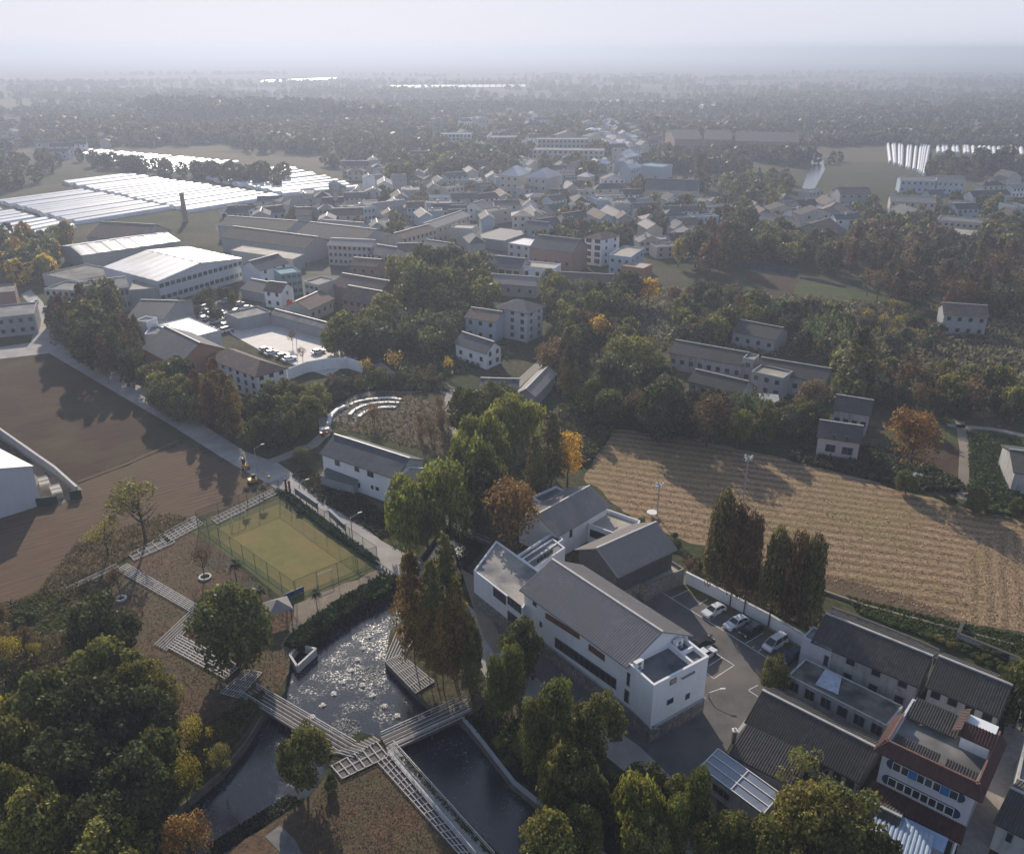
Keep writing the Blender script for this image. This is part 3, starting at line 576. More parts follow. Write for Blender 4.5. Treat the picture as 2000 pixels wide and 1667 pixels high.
def acthing(p,rz,label):
    o=empty('air_conditioner',p,label,'air conditioner',rz=rz); b=MB(); b.box((0,0,0),1.5,.6,1.5); b.build('casing',[TRIM],o)
    for zz in (.4,1.1):
        b=MB(); b.tube((0,-.3,zz),(0,-.33,zz),.3,n=12); b.build('fan',[GFR],o)
acthing(org+Q(.9,tD-1.0,9.4),angx,'white air conditioner at the gable foot near the hall terrace\'s outer parapet'); acthing(org+Q(tL*.72+1.2,tD-.8,9.4),angx,'white air conditioner under the gable behind the terrace divider')
# flat block at the hall's far end
house('flat_roofed_block','white flat-roofed block on rubble base joined to the far end of the long hall',(925,1113),(1021,1187),7.2,C=(1062,1120),roof='flat',wall=WHITE,deck=mat('pebbled_flat_roof',(.40,.365,.32),(.27,.25,.225),2.2,.9,c3=(.13,.135,.15),s3=.2),par=.35,drop=0,plinth=2.7,cat='building',
  wins=(('F',964,1163,988,1180,1.7,'n'),('F',992,1180,1018,1197,1.7,'g'),('F',992,1214,1017,1226,2.0,'n','timber_door')))
house('stepped_roof_wing','narrow white wing with pebbled flat roof between the planes tree and courtyard',(1000,1090),(1020,1106),5.5,AC=(1062,1050),D=12,roof='flat',wall=WHITE,deck=CONC,cat='building')
house('gallery_wing','white gallery wing with long clerestory window along the courtyard',(1018,1090),(1042,1110),5.6,AC=(1080,1050),D=9,roof='flat',wall=WHITE,rm=CONC,cat='building',par=.3,wins=(('R',1047,1101,1079,1079,1.0,'g'),))
# rear gabled hall and the middle one
house('rear_hall','white courtyard hall with grey gable roof, farthest of the complex',(1087,1041),(1185,984),6.0,D=9.5,roof='gable',rh=2.2,rm=TILE,tile=.4,ov=.7,cat='building',wins=(('F',1112,1050,1117,1047,1.9,'g'),))
house('rear_annex','flat annex with white parapet behind the rear hall roof',(1063,984),(1112,962),5.2,D=4,roof='flat',wall=WHITE,rm=DARKR,cat='building')
house('courtyard_wing','low white wing with raised parapets closing the courtyard on the rice field side',(1148,1022),(1230,1052),4.2,C=(1251,1016),roof='flat',wall=WHITE,deck=TANR,par=.7,cat='building',wins=(('F',1152,1046,1186,1060,1.7,'g'),))
house('middle_hall','grey gabled middle hall with slate rear slope and rubble base',(1204,1118),(1315,1066),7.6,AC=(1131,1071),roof='gable',rh=2.6,wall=mat('dark_timber_cladding',(.10,.10,.105),(.06,.062,.066),1.5,.8),rm=TILE,ov=.8,tile=.42,plinth=3.0,cat='building')
MH=HOUSES[-1]
house('stone_terrace','rubble stone terrace with timber fascia below the middle hall',(1262,1145),(1337,1110),3.2,D=5,roof='flat',wall=STONE,deck=TANR,cat='building',par=.5)
# ---------------- the white barn by the road
BN=house('white_barn','white gabled barn with dark grey roof beside the concrete road',(629,882),(772,930),7.0,AC=(684,852),roof='gable',rh=2.3,rm=TILEB,ov=.6,drop=1.5,cat='barn',
  wins=(('F',655,907,664,911,1.3,'g'),('F',693,918,702,923,1.6,'g'),('F',718,929,730,933,1.3,'g'),('F',698,950,704,953,1.2,'d'),('F',725,953,730,956,.9,'d'),('F',734,956,740,959,.9,'d'),('F',759,954,767,957,1.8,'g')))
house('lean_to_shelter','dark green lean-to roof along the foot of the white barn',(626,928),(690,946),2.6,D=2.8,roof='shed',rh=.9,wall=GREYW,rm=mat('green_sheet_roof',(.10,.13,.12),(.07,.09,.09),1,.6),cat='shed',ov=.2)
house('gable_annex','white parapet gable annex at the barn\'s far end',(774,938),(828,914),6.6,D=4,roof='gabley',rh=1.4,wall=WHITE,rm=LITR,ov=.05,cat='building')
# ---------------- warehouse at the left edge
house('white_warehouse','tall white steel warehouse with pale roof cut by the photo\'s left edge',(-75,948),(61.5,909),9.4,C=(-10,872),roof='gabley',rh=1.6,wall=PANEL,rm=LITR,ov=.25,cat='warehouse')
# ---------------- red-roofed town house
R=house('red_roofed_house','white three-storey house with red tiled parapets and oval blue windows',(1729,1452),(1908,1537),9.6,C=(1952,1437),roof='flat',wall=wallmat('streaked_white_wall',(.58,.58,.61),(.25,.25,.27),.5),deck=CONC,par=1.0,cat='house')
E,org,ex,ey,L,D,z=R; W=lambda x,y,zz: ex*x+ey*y+np.array([0,0,zz]); ang=math.atan2(ex[1],ex[0])
rt=MB()
for a_,b_,c_,d_ in ((W(-1,-1,z-.9),W(L+1,-1,z-.9),W(L+.2,.25,z+.35),W(-.2,.25,z+.35)),(W(L+1,-1,z-.9),W(L+1,D+.4,z-.9),W(L-.1,D+.4,z+.35),W(L-.1,-.1,z+.35)),(W(-1,D*.62,z-.9),W(-1,-1,z-.9),W(.1,-.1,z+.35),W(.1,D*.62,z+.35))): roofslab(rt,a_,b_,c_,d_,.12,.34,amp=.06)
rt.build('tiled_parapet',[TILER],E)
rt=MB()
for a_,b_ in ((W(-.2,.3,z+.36),W(L+.2,.3,z+.36)),(W(L-.1,0,z+.36),W(L-.1,D+.4,z+.36)),(W(.1,0,z+.36),W(.1,D*.62,z+.36))): rt.bar(a_,b_,.22,.16)
rt.build('ridge_cap',[mat('red_ridge_tile',(.26,.13,.10),(.16,.08,.06),2,.5)],E)
rt=MB(); roofslab(rt,W(L*.05,1.0,z-.75),W(L*.55,1.0,z-.75),W(L*.55,3.0,z-.3),W(L*.05,3.0,z-.3),.1,.3); roofslab(rt,W(L*.62,1.0,z-.75),W(L*.96,1.0,z-.75),W(L*.96,2.8,z-.3),W(L*.62,2.8,z-.3),.1,.3); roofslab(rt,W(L*.05,D*.66,z-.4),W(L*.62,D*.66,z-.4),W(L*.62,D*.98,z+.6),W(L*.05,D*.98,z+.6),.1,.3); rt.build('inner_tile_slope',[TILED],E)
st=MB(); st.prism([W(L*.66,D*.62,0)[:2],W(L*.97,D*.62,0)[:2],W(L*.97,D*.97,0)[:2],W(L*.66,D*.97,0)[:2]],z-1,z+1.6); so_=st.build('stair_tower',[WHITE],E)
rt=MB(); roofslab(rt,W(L*.63,D*.55,z+1.3),W(L+.0,D*.55,z+1.3),W(L+.0,D*.72,z+2.3),W(L*.63,D*.72,z+2.3),.12,.34); roofslab(rt,W(L*.56,D*.99,z+1.6),W(L*.56,D*.55,z+1.6),W(L*.65,D*.55,z+2.3),W(L*.65,D*.99,z+2.3),.1,.34); rt.build('tower_eaves',[TILER],E)
BLUEP=mat('blue_window_surround',(.03,.05,.13),(.02,.03,.08),2,.5); BLUES=mat('bright_blue_shutter',(.03,.17,.42),(.02,.12,.32),2,.5)
for zz,x0,x1 in ((6.3,.06,.93),(3.7,.05,.93)):
    b=MB(); hh=1.5; pts=[]
    xa,xb=L*x0,L*x1
    for i in range(9): t=math.pi/2+math.pi*i/8; pts.append((xa+hh/2+math.cos(t)*hh/2,zz+hh/2+math.sin(t)*hh/2))
    for i in range(9): t=-math.pi/2+math.pi*i/8; pts.append((xb-hh/2+math.cos(t)*hh/2,zz+hh/2+math.sin(t)*hh/2))
    fr=[W(x,-.06,q) for x,q in pts]; bk=[W(x,.05,q) for x,q in pts]; b.face(fr[::-1] if False else fr)
    for i in range(len(fr)): j=(i+1)%len(fr); b.face([fr[j],fr[i],bk[i],bk[j]])
    b.build('oval_surround',[BLUEP],E)
    for i in range(8):
        s=xa+1.3+(xb-xa-2.6)*i/7
        if zz>5 and i in(2,6): window(E,W(s,-.1,zz+.1),ang,1.1,1.3,'w','shutter').data=WM[(1.1,1.3,'w')][0]; q=MB(); q.bar(W(s-.5,-.14,zz+.12),W(s+.5,-.14,zz+.12),.06,1.25); q.build('shutter',[BLUES],E)
        else: window(E,W(s,-.1,zz+.1),ang,1.1,1.3,'w')
rt=MB(); roofslab(rt,W(-.8,-2.2,2.5),W(L+.4,-2.2,2.5),W(L+.2,.0,3.3),W(-.4,.0,3.3),.12,.34); rt.build('porch_roof',[TILER],E)
b=MB(); b.bar(W(.6,-2.0,.2),W(L*.5,-2.0,.2),.12,1.9); b.build('blue_screen',[mat('blue_sheet',(.05,.24,.36),(.03,.16,.25),2,.5)],E)
b=MB()
for s in (.55,.75,.97): b.box((*W(L*s,-1.9,0)[:2],0),.3,.3,2.5)
b.build('porch_post',[WHITE],E)
house('tin_lean_to','pale corrugated tin lean-to in front of the red-roofed house',(1690,1660),(1800,1712),2.8,D=6,roof='shed',rh=.6,wall=GREYW,rm=mat('pale_blue_tin',(.42,.50,.60),(.30,.36,.44),1.5,.4,spec=.5),tile=.5,cat='shed',ov=.2)
house('blue_tin_porch','small light blue curved canopy below the red-roofed house\'s porch',(1752,1618),(1842,1662),2.9,D=2.0,roof='shed',rh=.3,wall=GREYW,rm=mat('sky_blue_tin',(.35,.46,.60),(.28,.36,.5),1,.4),cat='canopy',ov=.1)
house('tiled_outhouse','small dark tiled outhouse at the corner of the red-roofed house',(1665,1590),(1742,1628),2.8,D=4,roof='gable',rh=1.2,wall=OLDW,rm=TILED,tile=.34,cat='outhouse')
# ---------------- farm houses
house('long_farmhouse','long low farmhouse with dark tiled gable roof between the parking ground and red-roofed house',(1463,1404),(1677,1518),3.6,D=8.2,roof='gable',rh=2.2,wall=OLDW,rm=TILED,tile=.34,ov=.6,wins=(('f',9,1,1.2,1.3),),ws='d')
house('tiled_annex','lower dark tiled annex in front of the long farmhouse',(1424,1472),(1545,1534),2.5,D=5.5,roof='shed',rh=1.0,wall=OLDW,rm=TILED,tile=.34,ov=.1,cat='annex')
house('old_farmhouse','two-storey weathered farmhouse with dark tiled roof beyond the low grey wing',(1592,1248),(1793,1333),6.0,D=8.6,roof='gable',rh=2.2,wall=OLDW,rm=TILED,tile=.34,ov=.6,wins=(('f',4,2,1.3,1.4),('r',2,2)),ws='d')
house('white_side_block','square white block with flat roof at the old farmhouse\'s left corner',(1568,1243),(1625,1269),5.8,D=3.6,roof='flat',wall=wallmat('bluish_white',(.52,.53,.58),(.3,.3,.33),.5),par=.15,wins=(('F',1607,1297,1616,1301,1.9,'g'),),cat='house')
house('grey_wing','low grey wing with concrete roof and dark windows behind the long farmhouse',(1538,1318),(1733,1417),3.6,C=(1765,1378),roof='flat',wall=OLDW,deck=mat('patched_flat_roof',(.21,.185,.155),(.08,.08,.078),.35,.9,c3=(.05,.05,.05),s3=.3),par=.12,wins=(('f',6,1,1.5,1.7),),ws='d')
house('small_stair_block','small flat-roofed stair block against the old farmhouse front',(1730,1322),(1783,1345),4.6,D=3.2,roof='flat',wall=OLDW,deck=CONC,par=.12,wins=(('f',1,1,1.2,1.9),),ws='d',cat='house')
house('rear_tiled_house','dark tiled gable house right behind the red-roofed house',(1815,1336),(1950,1393),6.2,D=8.5,roof='gable',rh=2.2,wall=OLDW,rm=TILED,tile=.34,ov=.5,wins=(('r',2,2),('f',4,2)),ws='d')
house('corner_house','weathered tiled house cut by the photo\'s lower right corner',(1950,1602),(2080,1668),4.6,C=(2120,1585),roof='gable',rh=1.9,wall=OLDW,rm=TILED,tile=.34,ov=.5,wins=(('F',1962,1640,1975,1646,1.4,'d'),('l',2,1)),ws='d')
house('side_lane_house','bluish white house at the right edge beyond the lane',(1986,1520),(2060,1550),4.6,D=9,roof='flat',wall=OLDW,par=.3,wins=(('f',3,1),))
q_=[P(*c,3.63) for c in ((1612,1306),(1644,1322),(1637,1356),(1592,1336))]; b=MB(); b.face([p-q_[0]*[1,1,0] for p in q_[::-1]]); b.face([p-q_[0]*[1,1,0]-[0,0,.02] for p in q_])
o=b.build('roof_sheet',[mat('bleached_tarpaulin',(.50,.53,.60),(.30,.34,.40),1.2,.5)]); o.location=(q_[0][0],q_[0][1],.02); tag(o,'pale bluish sheet lying across the low grey wing\'s roof','tarpaulin')
# ---------------- glazed shed
p0,p1,p2=P(1368,1496,3.4),P(1491,1588,3.4),P(1402,1466,3.4)
ex=(p1-p0);L=np.linalg.norm(ex);ex/=L;ey=p2-p0;D=np.linalg.norm(ey);ey/=D; org=np.array([p0[0],p0[1],0]); W=lambda x,y,zz: ex*x+ey*y+np.array([0,0,zz])
E=empty('glass_roofed_shed',org,'small shed with glazed lean-to roof in white bars','shed')
b=MB(); b.prism([W(.2,.2,0)[:2],W(L-.2,.2,0)[:2],W(L-.2,D-.2,0)[:2],W(.2,D-.2,0)[:2]],0,2.7); b.build('wall',[OLDW],E)
b=MB(); b.face([W(0,0,3.3),W(L,0,3.3),W(L,D,3.75),W(0,D,3.75)]); b.face([W(0,0,3.27),W(0,D,3.72),W(L,D,3.72),W(L,0,3.27)]); b.face([W(0,0,3.27),W(L,0,3.27),W(L,0,3.3),W(0,0,3.3)])
b.build('glazed_roof',[mat('clouded_roof_glass',(.38,.40,.46),(.14,.16,.20),.5,.2,spec=.7,c3=(.2,.22,.27),s3=.25)],E)
b=MB()
for y in (0,D/3,D*2/3,D): b.bar(W(0,y,3.32+.45*y/D),W(L,y,3.32+.45*y/D),.12,.1)
for x in (0,L*.5,L): b.bar(W(x,0,3.34),W(x,D,3.79),.12,.1)
b.build('roof_bar',[TRIM],E)
for (x,y) in ((0,0),(L,0),(0,D),(L,D)): b=MB(); b.tube(W(x,y,0),W(x,y,3.3+.45*y/D),.06); b.build('post',[METAL],E)
window(E,W(L*.35,.18,1.0),math.atan2(ex[1],ex[0]),2.6,1.2,'g')
# ---------------- school, factories and the village houses (label, A, B, height, kwargs)
hs=[
('white_school','white three-storey school block with brown hipped roof beside the village square',(401,697),(500,735),0,dict(base=742,C=(558,719),roof='hip',rh=2.6,rm=TILEM,cat='building',wins=(('f',7,3,1.3,1.5),('r',3,3)))),
('brick_hall','orange brick hall with slate gable roof left of the school',(346,713),(440,680),8,dict(AC=(314,696),D=22,roof='gabley',rh=4.2,wall=ORANW,rm=TILEB,cat='building',wins=(('F',363,729,382,722,2.2,'w'),))),
('membrane_roof_hall','hall with bright white flat roof at the village square',(304,634),(365,661),7,dict(C=(431,644),roof='flat',rm=LITR,wall=PANEL,cat='building',par=.2,wins=(('f',5,2,1.4,1.4),))),
('white_box_house','small white flat-roofed cube beside the membrane roofed hall',(282,652),(320,650),7,dict(D=9,roof='flat',wall=WHITE,cat='building')),
('white_tower_house','small white tower with flat top behind the dark redwoods',(262,625),(285,628),9,dict(D=5,roof='flat',wall=WHITE,cat='building')),
('grey_gable_hall','grey hall with dark roof and pale ridge strip behind the redwoods',(248,620),(318,622),7,dict(D=22,roof='gable',rh=3,rm=TILEB,wall=GREYW,cat='hall')),
('big_factory','large factory with white striped steel roof and tall front parapet',(308,549),(472,504),9,dict(AC=(202,521),roof='gabley',rh=2.6,rm=LITR,tile=5,wall=PANEL,cat='factory',ov=.1,wins=(('f',16,2,2.0,1.6),))),
('long_factory','long dark shed with pale steel roof behind the big factory',(160,498),(350,470),7,dict(D=26,roof='gable',rh=2.0,rm=LITR,tile=6,wall=GREYW,cat='factory')),
('white_apartment','white four-storey block with dark drainpipe strip by the junction',(86,563),(146,567),12,dict(D=11,roof='flat',wall=OLDW,cat='apartment block',wins=(('f',5,4,1.3,1.4),('r',2,4)))),
('long_workshop','long workshop with rows of narrow windows and skylit dark roof',(146,572),(250,560),9,dict(D=18,roof='gable',rh=1.8,rm=DARKR,wall=GREYW,cat='workshop',wins=(('f',12,2,1.0,1.8),))),
('tan_roof_workshop','workshop with tan striped flat roof beside the big factory',(252,566),(308,562),7,dict(D=17,roof='flat',wall=GREYW,deck=TANR,cat='workshop',par=.2)),
('low_workshop','low workshop group with pale parapet left of the long workshop',(82,534),(150,548),5,dict(D=20,roof='flat',wall=CREAM,deck=CONC,cat='workshop')),
('corner_shop','flat-roofed grey building at the left road junction',(-30,622),(66,612),7,dict(D=16,roof='flat',wall=GREYW,deck=DARKR,cat='building',wins=(('f',5,2),))),
('red_corner_building','red walled building at the photo\'s left edge behind the corner shop',(-40,575),(28,568),8,dict(D=12,roof='flat',wall=PINKW,deck=DARKR,cat='building')),
('dark_hall','dark gabled hall with light ridge strip beyond the tan flat roof',(432,462),(596,484),7,dict(D=17,roof='gable',rh=3.5,rm=TILED,wall=GREYW,cat='hall')),
('dark_hall','second dark gabled hall, with white skylight strip along its ridge',(575,458),(705,474),8,dict(D=24,roof='gable',rh=4,rm=TILED,wall=GREYW,cat='hall')),
('dark_hall','broad dark roofed hall below the polytunnels',(425,440),(560,450),7,dict(D=20,roof='gable',rh=3,rm=TILED,wall=GREYW,cat='hall')),
('tan_flat_hall','hall with broad tan flat roof in front of the dark gabled hall',(450,488),(572,506),6,dict(C=(594,496),roof='flat',wall=GREYW,deck=TANR,cat='hall',par=.15)),
('gable_house','white gabled house with pale ridge beside the tan flat hall',(508,527),(562,512),6.5,dict(D=11,roof='gable',rh=3,rm=TILEB,wins=(('f',3,2),))),
('teal_building','teal curved-corner building near the village square',(548,535),(588,530),9,dict(D=10,roof='flat',wall=TEALW,deck=TEALW,cat='building',wins=(('f',4,3,1.6,1.4),))),
('white_gable_house','white two-storey house with brown roof and gable to the right',(516,566),(548,570),6.5,dict(C=(572,560),roof='gable',rh=2.4,rm=TILEM,wins=(('f',2,2),('r',1,2)))),
('long_low_house','long low dark-roofed house behind the white gabled two-storey house',(470,563),(516,572),4,dict(D=12,roof='gable',rh=2.5,rm=TILEB,wall=GREYW)),
('cream_house','cream house with brown roof behind the flagpole',(555,596),(604,604),5,dict(C=(650,582),roof='gabley',rh=2.2,rm=TILEM,wall=CREAM,wins=(('r',4,1),))),
('grey_house','grey three-storey house with window bands beside the teal building',(594,549),(622,556),9,dict(C=(655,545),roof='flat',wall=CREAM,deck=DARKR,wins=(('f',3,3,1.8,1.2),))),
('brick_warehouse','brown brick warehouse with two lit ridge lines',(668,582),(732,594),6.5,dict(C=(762,582),roof='gable',rh=3.6,rm=TILEM,wall=PINKW,cat='warehouse',wins=(('f',5,2),('r',2,2)))),
('brick_warehouse','second brown brick warehouse, directly behind the first',(650,556),(740,572),7,dict(D=12,roof='gable',rh=3.2,rm=TILEM,wall=PINKW,cat='warehouse')),
('covered_walk','long dark roofed walk closing the village square',(528,612),(656,646),4,dict(D=5,roof='gable',rh=1,rm=DARKR,wall=GREYW,cat='covered walk')),
('square_pavilion','dark open pavilion with red banner at the village square\'s far corner',(466,622),(530,608),4.5,dict(D=10,roof='flat',wall=GREYW,deck=DARKR,cat='pavilion')),
('tall_villa','four-storey pale house with blue-grey hipped roof among the central trees',(972,600),(1030,611),0,dict(base=657,C=(1060,598),roof='hip',rh=2.6,rm=TILEB,cat='house',wall=wallmat('grey_white',(.50,.50,.52),(.28,.28,.3),.5),wins=(('f',3,4,1.4,1.5),('r',2,4)),ov=.9)),
('brown_roof_house','pale house with brown roof against the four-storey house\'s left',(909,618),(968,627),7.5,dict(D=9,roof='gable',rh=2,rm=TILEM,wall=BLUEW,wins=(('f',3,2),))),
('lower_white_house','white house with dark roof and twin dark doors below the four-storey house',(890,668),(950,688),5.5,dict(C=(978,676),roof='gable',rh=2.4,rm=TILEB,wins=(('f',3,1),('r',2,2)))),
('hipped_white_house','white four-storey house with brown hipped roof left of the yellow ginkgo',(1142,464),(1176,468),0,dict(base=516,C=(1210,460),roof='hip',rh=2.2,rm=TILEM,wins=(('f',2,4,2.6,2.0),('r',2,4)))),
('pink_building','large pink brick building with dark gable roof in the village centre',(1036,482),(1118,492),0,dict(base=526,D=15,roof='gable',rh=4,rm=TILEB,wall=PINKW,cat='building',wins=(('f',4,1),))),
('lit_flat_house','grey house with brightly lit flat roof left of the pink building',(992,474),(1035,480),10,dict(D=13,roof='flat',wall=wallmat('grey_white',(.5,.5,.52),(.3,.3,.3),.5),deck=LITR,par=.1,wins=(('f',3,3),))),
('blue_white_house','bluish white house with cluttered flat roof behind the orange brick house',(1190,497),(1232,502),8.5,dict(C=(1258,484),roof='flat',wall=BLUEW,deck=TANR,wins=(('f',3,2),('r',3,2)))),
('orange_brick_house','small orange brick house with tan flat roof behind the yellow ginkgo',(1214,518),(1257,524),6,dict(D=9,roof='flat',wall=ORANW,deck=TANR,par=.1,wins=(('f',2,1),))),
('dark_roof_house','blue-walled house with plain dark gable roof behind the lit flat roof',(1020,446),(1062,450),7,dict(D=12,roof='gable',rh=3,rm=TILEB,wall=BLUEW,wins=(('f',3,2),))),
('tan_roof_house','tall tan roofed house with ochre lower wall in the village centre',(1000,422),(1042,422),10,dict(D=10,roof='hip',rh=2,rm=TANR,wall=CREAM,wins=(('f',3,3),))),
('small_gable_house','small white curved-gable house behind the tan roofed house',(1022,402),(1048,402),8,dict(D=8,roof='gabley',rh=3,rm=TILEB,wall=WHITE)),
('window_row_house','house with large dark windows and lit gable edge left of the pink building',(958,516),(1016,522),6,dict(D=10,roof='gable',rh=2.6,rm=TILEB,wall=CREAM,wins=(('f',4,1,2.4,2),))),
('white_flat_house','white house with pinkish flat roof in front of the pink building',(1018,518),(1082,524),6,dict(D=9,roof='flat',wall=WHITE,deck=TANR,wins=(('f',3,1,1.6,1.8),))),
('patchy_roof_house','long house with patchy dark and tan tiled roof behind the dark grove',(1076,556),(1192,562),5,dict(D=15,roof='gable',rh=3.4,rm=TILEM,wall=OLDW,wins=(('f',5,1),))),
('low_long_house','long grey house with brown eaves left of the patchy roofed house',(940,550),(1046,558),5,dict(D=10,roof='gable',rh=2.2,rm=TILE,wall=CREAM,wins=(('f',5,1),))),
('row_house','pale three-storey terrace with tall windows facing left',(787,466),(853,448),9,dict(D=10,roof='gable',rh=2,rm=TILEM,wall=CREAM,wins=(('f',8,3,1.2,1.6),))),
('row_house','long terrace with brilliant lit ridge line',(845,446),(918,420),9,dict(D=10,roof='gable',rh=2,rm=TILE,wall=CREAM,wins=(('f',8,2),))),
('blank_block','blank pale block with diagonal shade on its wall',(879,444),(922,446),9,dict(D=10,roof='flat',wall=CREAM,deck=TANR,cat='building')),
('grey_shed','broad grey shed with pale flat roof right of the blank block',(922,462),(985,470),5,dict(D=26,roof='flat',wall=GREYW,deck=TILE,cat='shed',par=.1)),
('twin_gable_house','grey house with sharp gable to the right in mid village',(880,516),(918,522),5.5,dict(C=(938,512),roof='gable',rh=3.2,rm=TILEB,wall=CREAM,wins=(('r',1,2),))),
('white_villa','white villa with three small gables in the hazy village',(904,404),(948,408),7,dict(D=10,roof='gabley',rh=3,rm=TILEB,wins=(('f',4,2),))),
('gable_pair_house','grey house under pale ridge left of the terrace',(722,494),(760,500),7,dict(D=11,roof='gable',rh=2.8,rm=TILEB,wall=CREAM,wins=(('f',3,2),))),
('cream_row','long cream building with many windows right of the dark halls',(640,478),(725,482),9,dict(D=10,roof='gable',rh=2,rm=TILE,wall=CREAM,wins=(('f',9,3),))),
('brick_house','low orange brick house in front of the long cream building',(684,516),(735,520),5,dict(D=9,roof='gable',rh=2,rm=TILEM,wall=PINKW,wins=(('f',3,1),))),
('gable_house','small grey gabled house left of the round green trees',(757,536),(790,540),5,dict(D=9,roof='gabley',rh=3,rm=TILEB,wall=BLUEW,wins=(('f',1,1),))),
('flat_house','pale house with dark roof line behind the round green trees',(820,482),(872,490),6,dict(D=11,roof='gable',rh=2.4,rm=TILEB,wall=CREAM,wins=(('f',4,2),))),
('long_white_house','long bluish white house behind the water tower',(620,442),(700,448),7,dict(D=11,roof='gable',rh=2.4,rm=TILE,wall=BLUEW,wins=(('f',9,2),))),
('hip_house','pavilion with white hipped roof, left one of the pair',(976,342),(1012,344),13,dict(D=22,roof='hip',rh=5,rm=LITR,wall=CREAM,wins=(('f',3,3),))),
('hip_house','pavilion with white hipped roof, right one of the pair',(1028,346),(1068,349),13,dict(D=22,roof='hip',rh=5,rm=LITR,wall=CREAM,wins=(('f',3,3),))),
('courtyard_house','old farm compound with long dark tiled roof in the right-hand trees',(1308,686),(1450,712),5.5,dict(D=10,roof='gable',rh=2.2,rm=TILED,wall=OLDW,wins=(('f',8,1),),ws='d')),
('courtyard_house','front wing of the old compound, with dark roof over a pale parapet',(1346,742),(1446,766),4.5,dict(D=8,roof='gable',rh=2,rm=TILED,wall=OLDW,wins=(('f',5,1),),ws='d')),
('courtyard_house','right wing of the old compound, with streaked dark roof',(1478,722),(1612,745),5.5,dict(D=10,roof='gable',rh=2.2,rm=TILED,wall=OLDW,wins=(('f',6,1),),ws='d')),
('compound_tower','narrow stair tower with flat top between the old compound\'s wings',(1451,698),(1473,702),7.5,dict(D=5,roof='flat',wall=GREYW,deck=TANR,cat='tower',wins=(('f',1,2),))),
('compound_block','grey two-storey block with arched gable in the old compound',(1468,724),(1530,738),6.5,dict(D=7,roof='flat',wall=GREYW,deck=TANR,wins=(('f',3,2),))),
('slate_farmhouse','farmhouse with plain dark roof behind the old compound',(1432,646),(1514,662),5,dict(D=11,roof='gable',rh=2.4,rm=TILED,wall=GREYW,wins=(('f',4,1),))),
('field_house','small white-fronted house with dark roof at the rice field\'s far edge',(1599,850),(1680,862),5.6,dict(D=8.5,roof='gable',rh=2.2,rm=TILED,wall=wallmat('dusty_pink_white',(.50,.46,.44),(.3,.28,.27),.4),wins=(('F',1625,859,1632,860,1.5,'d'),('F',1649,863,1657,864,1.5,'d'),('F',1611,880,1630,884,1.9,'d'),('F',1643,886,1664,889,1.9,'d')))),
('rear_field_house','dark tiled house right behind the small white-fronted field house',(1630,797),(1698,808),6,dict(D=8,roof='gable',rh=2.2,rm=TILED,wall=OLDW,wins=(('f',4,1),),ws='d')),
('ruined_house','roofless-looking grey brick house among the redwoods at right',(1845,612),(1930,618),7.5,dict(D=10,roof='gable',rh=2.4,rm=TILEM,wall=GREYW,wins=(('f',4,2),),ws='d')),
('edge_house','stone-walled house at the photo\'s right edge above the gardens',(1983,920),(2060,930),5,dict(D=14,roof='gable',rh=2,rm=TILED,wall=OLDW)),
('right_house','grey house with long dark roof in the right-hand village, left one',(1642,378),(1702,378),8,dict(D=14,roof='gable',rh=3,rm=TILEM,wall=GREYW,wins=(('f',4,2),))),
('right_house','three-storey pale house with porch roof in the right-hand village',(1740,392),(1828,396),8,dict(D=13,roof='gable',rh=2.6,rm=TILE,wall=CREAM,wins=(('f',7,2),))),
('right_house','blue-walled house at the edge of the right-hand polytunnels',(1760,352),(1828,354),8,dict(D=13,roof='gable',rh=2,rm=TILE,wall=BLUEW,wins=(('f',6,2),))),
('right_house','pale house with white gable end right of the blue-walled house',(1832,354),(1885,356),8,dict(D=13,roof='gable',rh=3,rm=TILE,wall=BLUEW,wins=(('f',5,2),))),
('right_house','flat-roofed grey house in front of the three-storey pale one',(1852,396),(1900,400),8,dict(D=12,roof='flat',wall=GREYW,deck=DARKR,wins=(('f',3,2),))),
('right_house','pale two-storey house with white parapets and tan porch roof',(1832,428),(1928,436),8,dict(D=14,roof='flat',wall=CREAM,deck=DARKR,wins=(('f',8,2),))),
('porch_house','low house with tan roof below the white parapets',(1830,452),(1905,460),4,dict(D=8,roof='shed',rh=1,rm=TANR,wall=CREAM)),
('barn_house','long pale farmhouse with five small windows and curved gable',(1450,432),(1540,440),6,dict(D=14,roof='gable',rh=3.4,rm=TILE,wall=CREAM,wins=(('f',6,1),))),
('brown_barn','big dark brown barn with lit left slope',(1545,452),(1615,462),6,dict(D=22,roof='gabley',rh=5,rm=TILEM,wall=GREYW,cat='barn')),
('brown_barn','second brown barn, behind the one with the lit slope',(1590,415),(1650,420),6,dict(D=18,roof='gabley',rh=4,rm=TILEM,wall=GREYW,cat='barn')),
('long_dark_hall','long dark roofed hall beside the tall lone redwood',(1260,368),(1362,372),8,dict(D=20,roof='gable',rh=5,rm=TILEB,wall=CREAM,cat='hall',wins=(('f',11,1),))),
('blue_roof_hall','grey building with blue panel roof near the lit street',(1245,322),(1292,326),9,dict(D=18,roof='flat',wall=BLUEW,deck=TEALW,cat='hall')),
('office_block','wide pale four-storey block in the haze above the white pavilions',(1050,272),(1150,272),16,dict(D=20,roof='flat',wall=GREYW,cat='block',wins=(('f',12,4,2,2),))),
('office_block','long pale block below the wide four-storey one',(1040,292),(1180,294),12,dict(D=20,roof='flat',wall=GREYW,cat='block',wins=(('f',14,3,2,2),))),
('office_block','pale apartment block far left of the wide four-storey one',(860,262),(920,262),14,dict(D=20,roof='flat',wall=BLUEW,cat='block',wins=(('f',8,4,2,2),))),
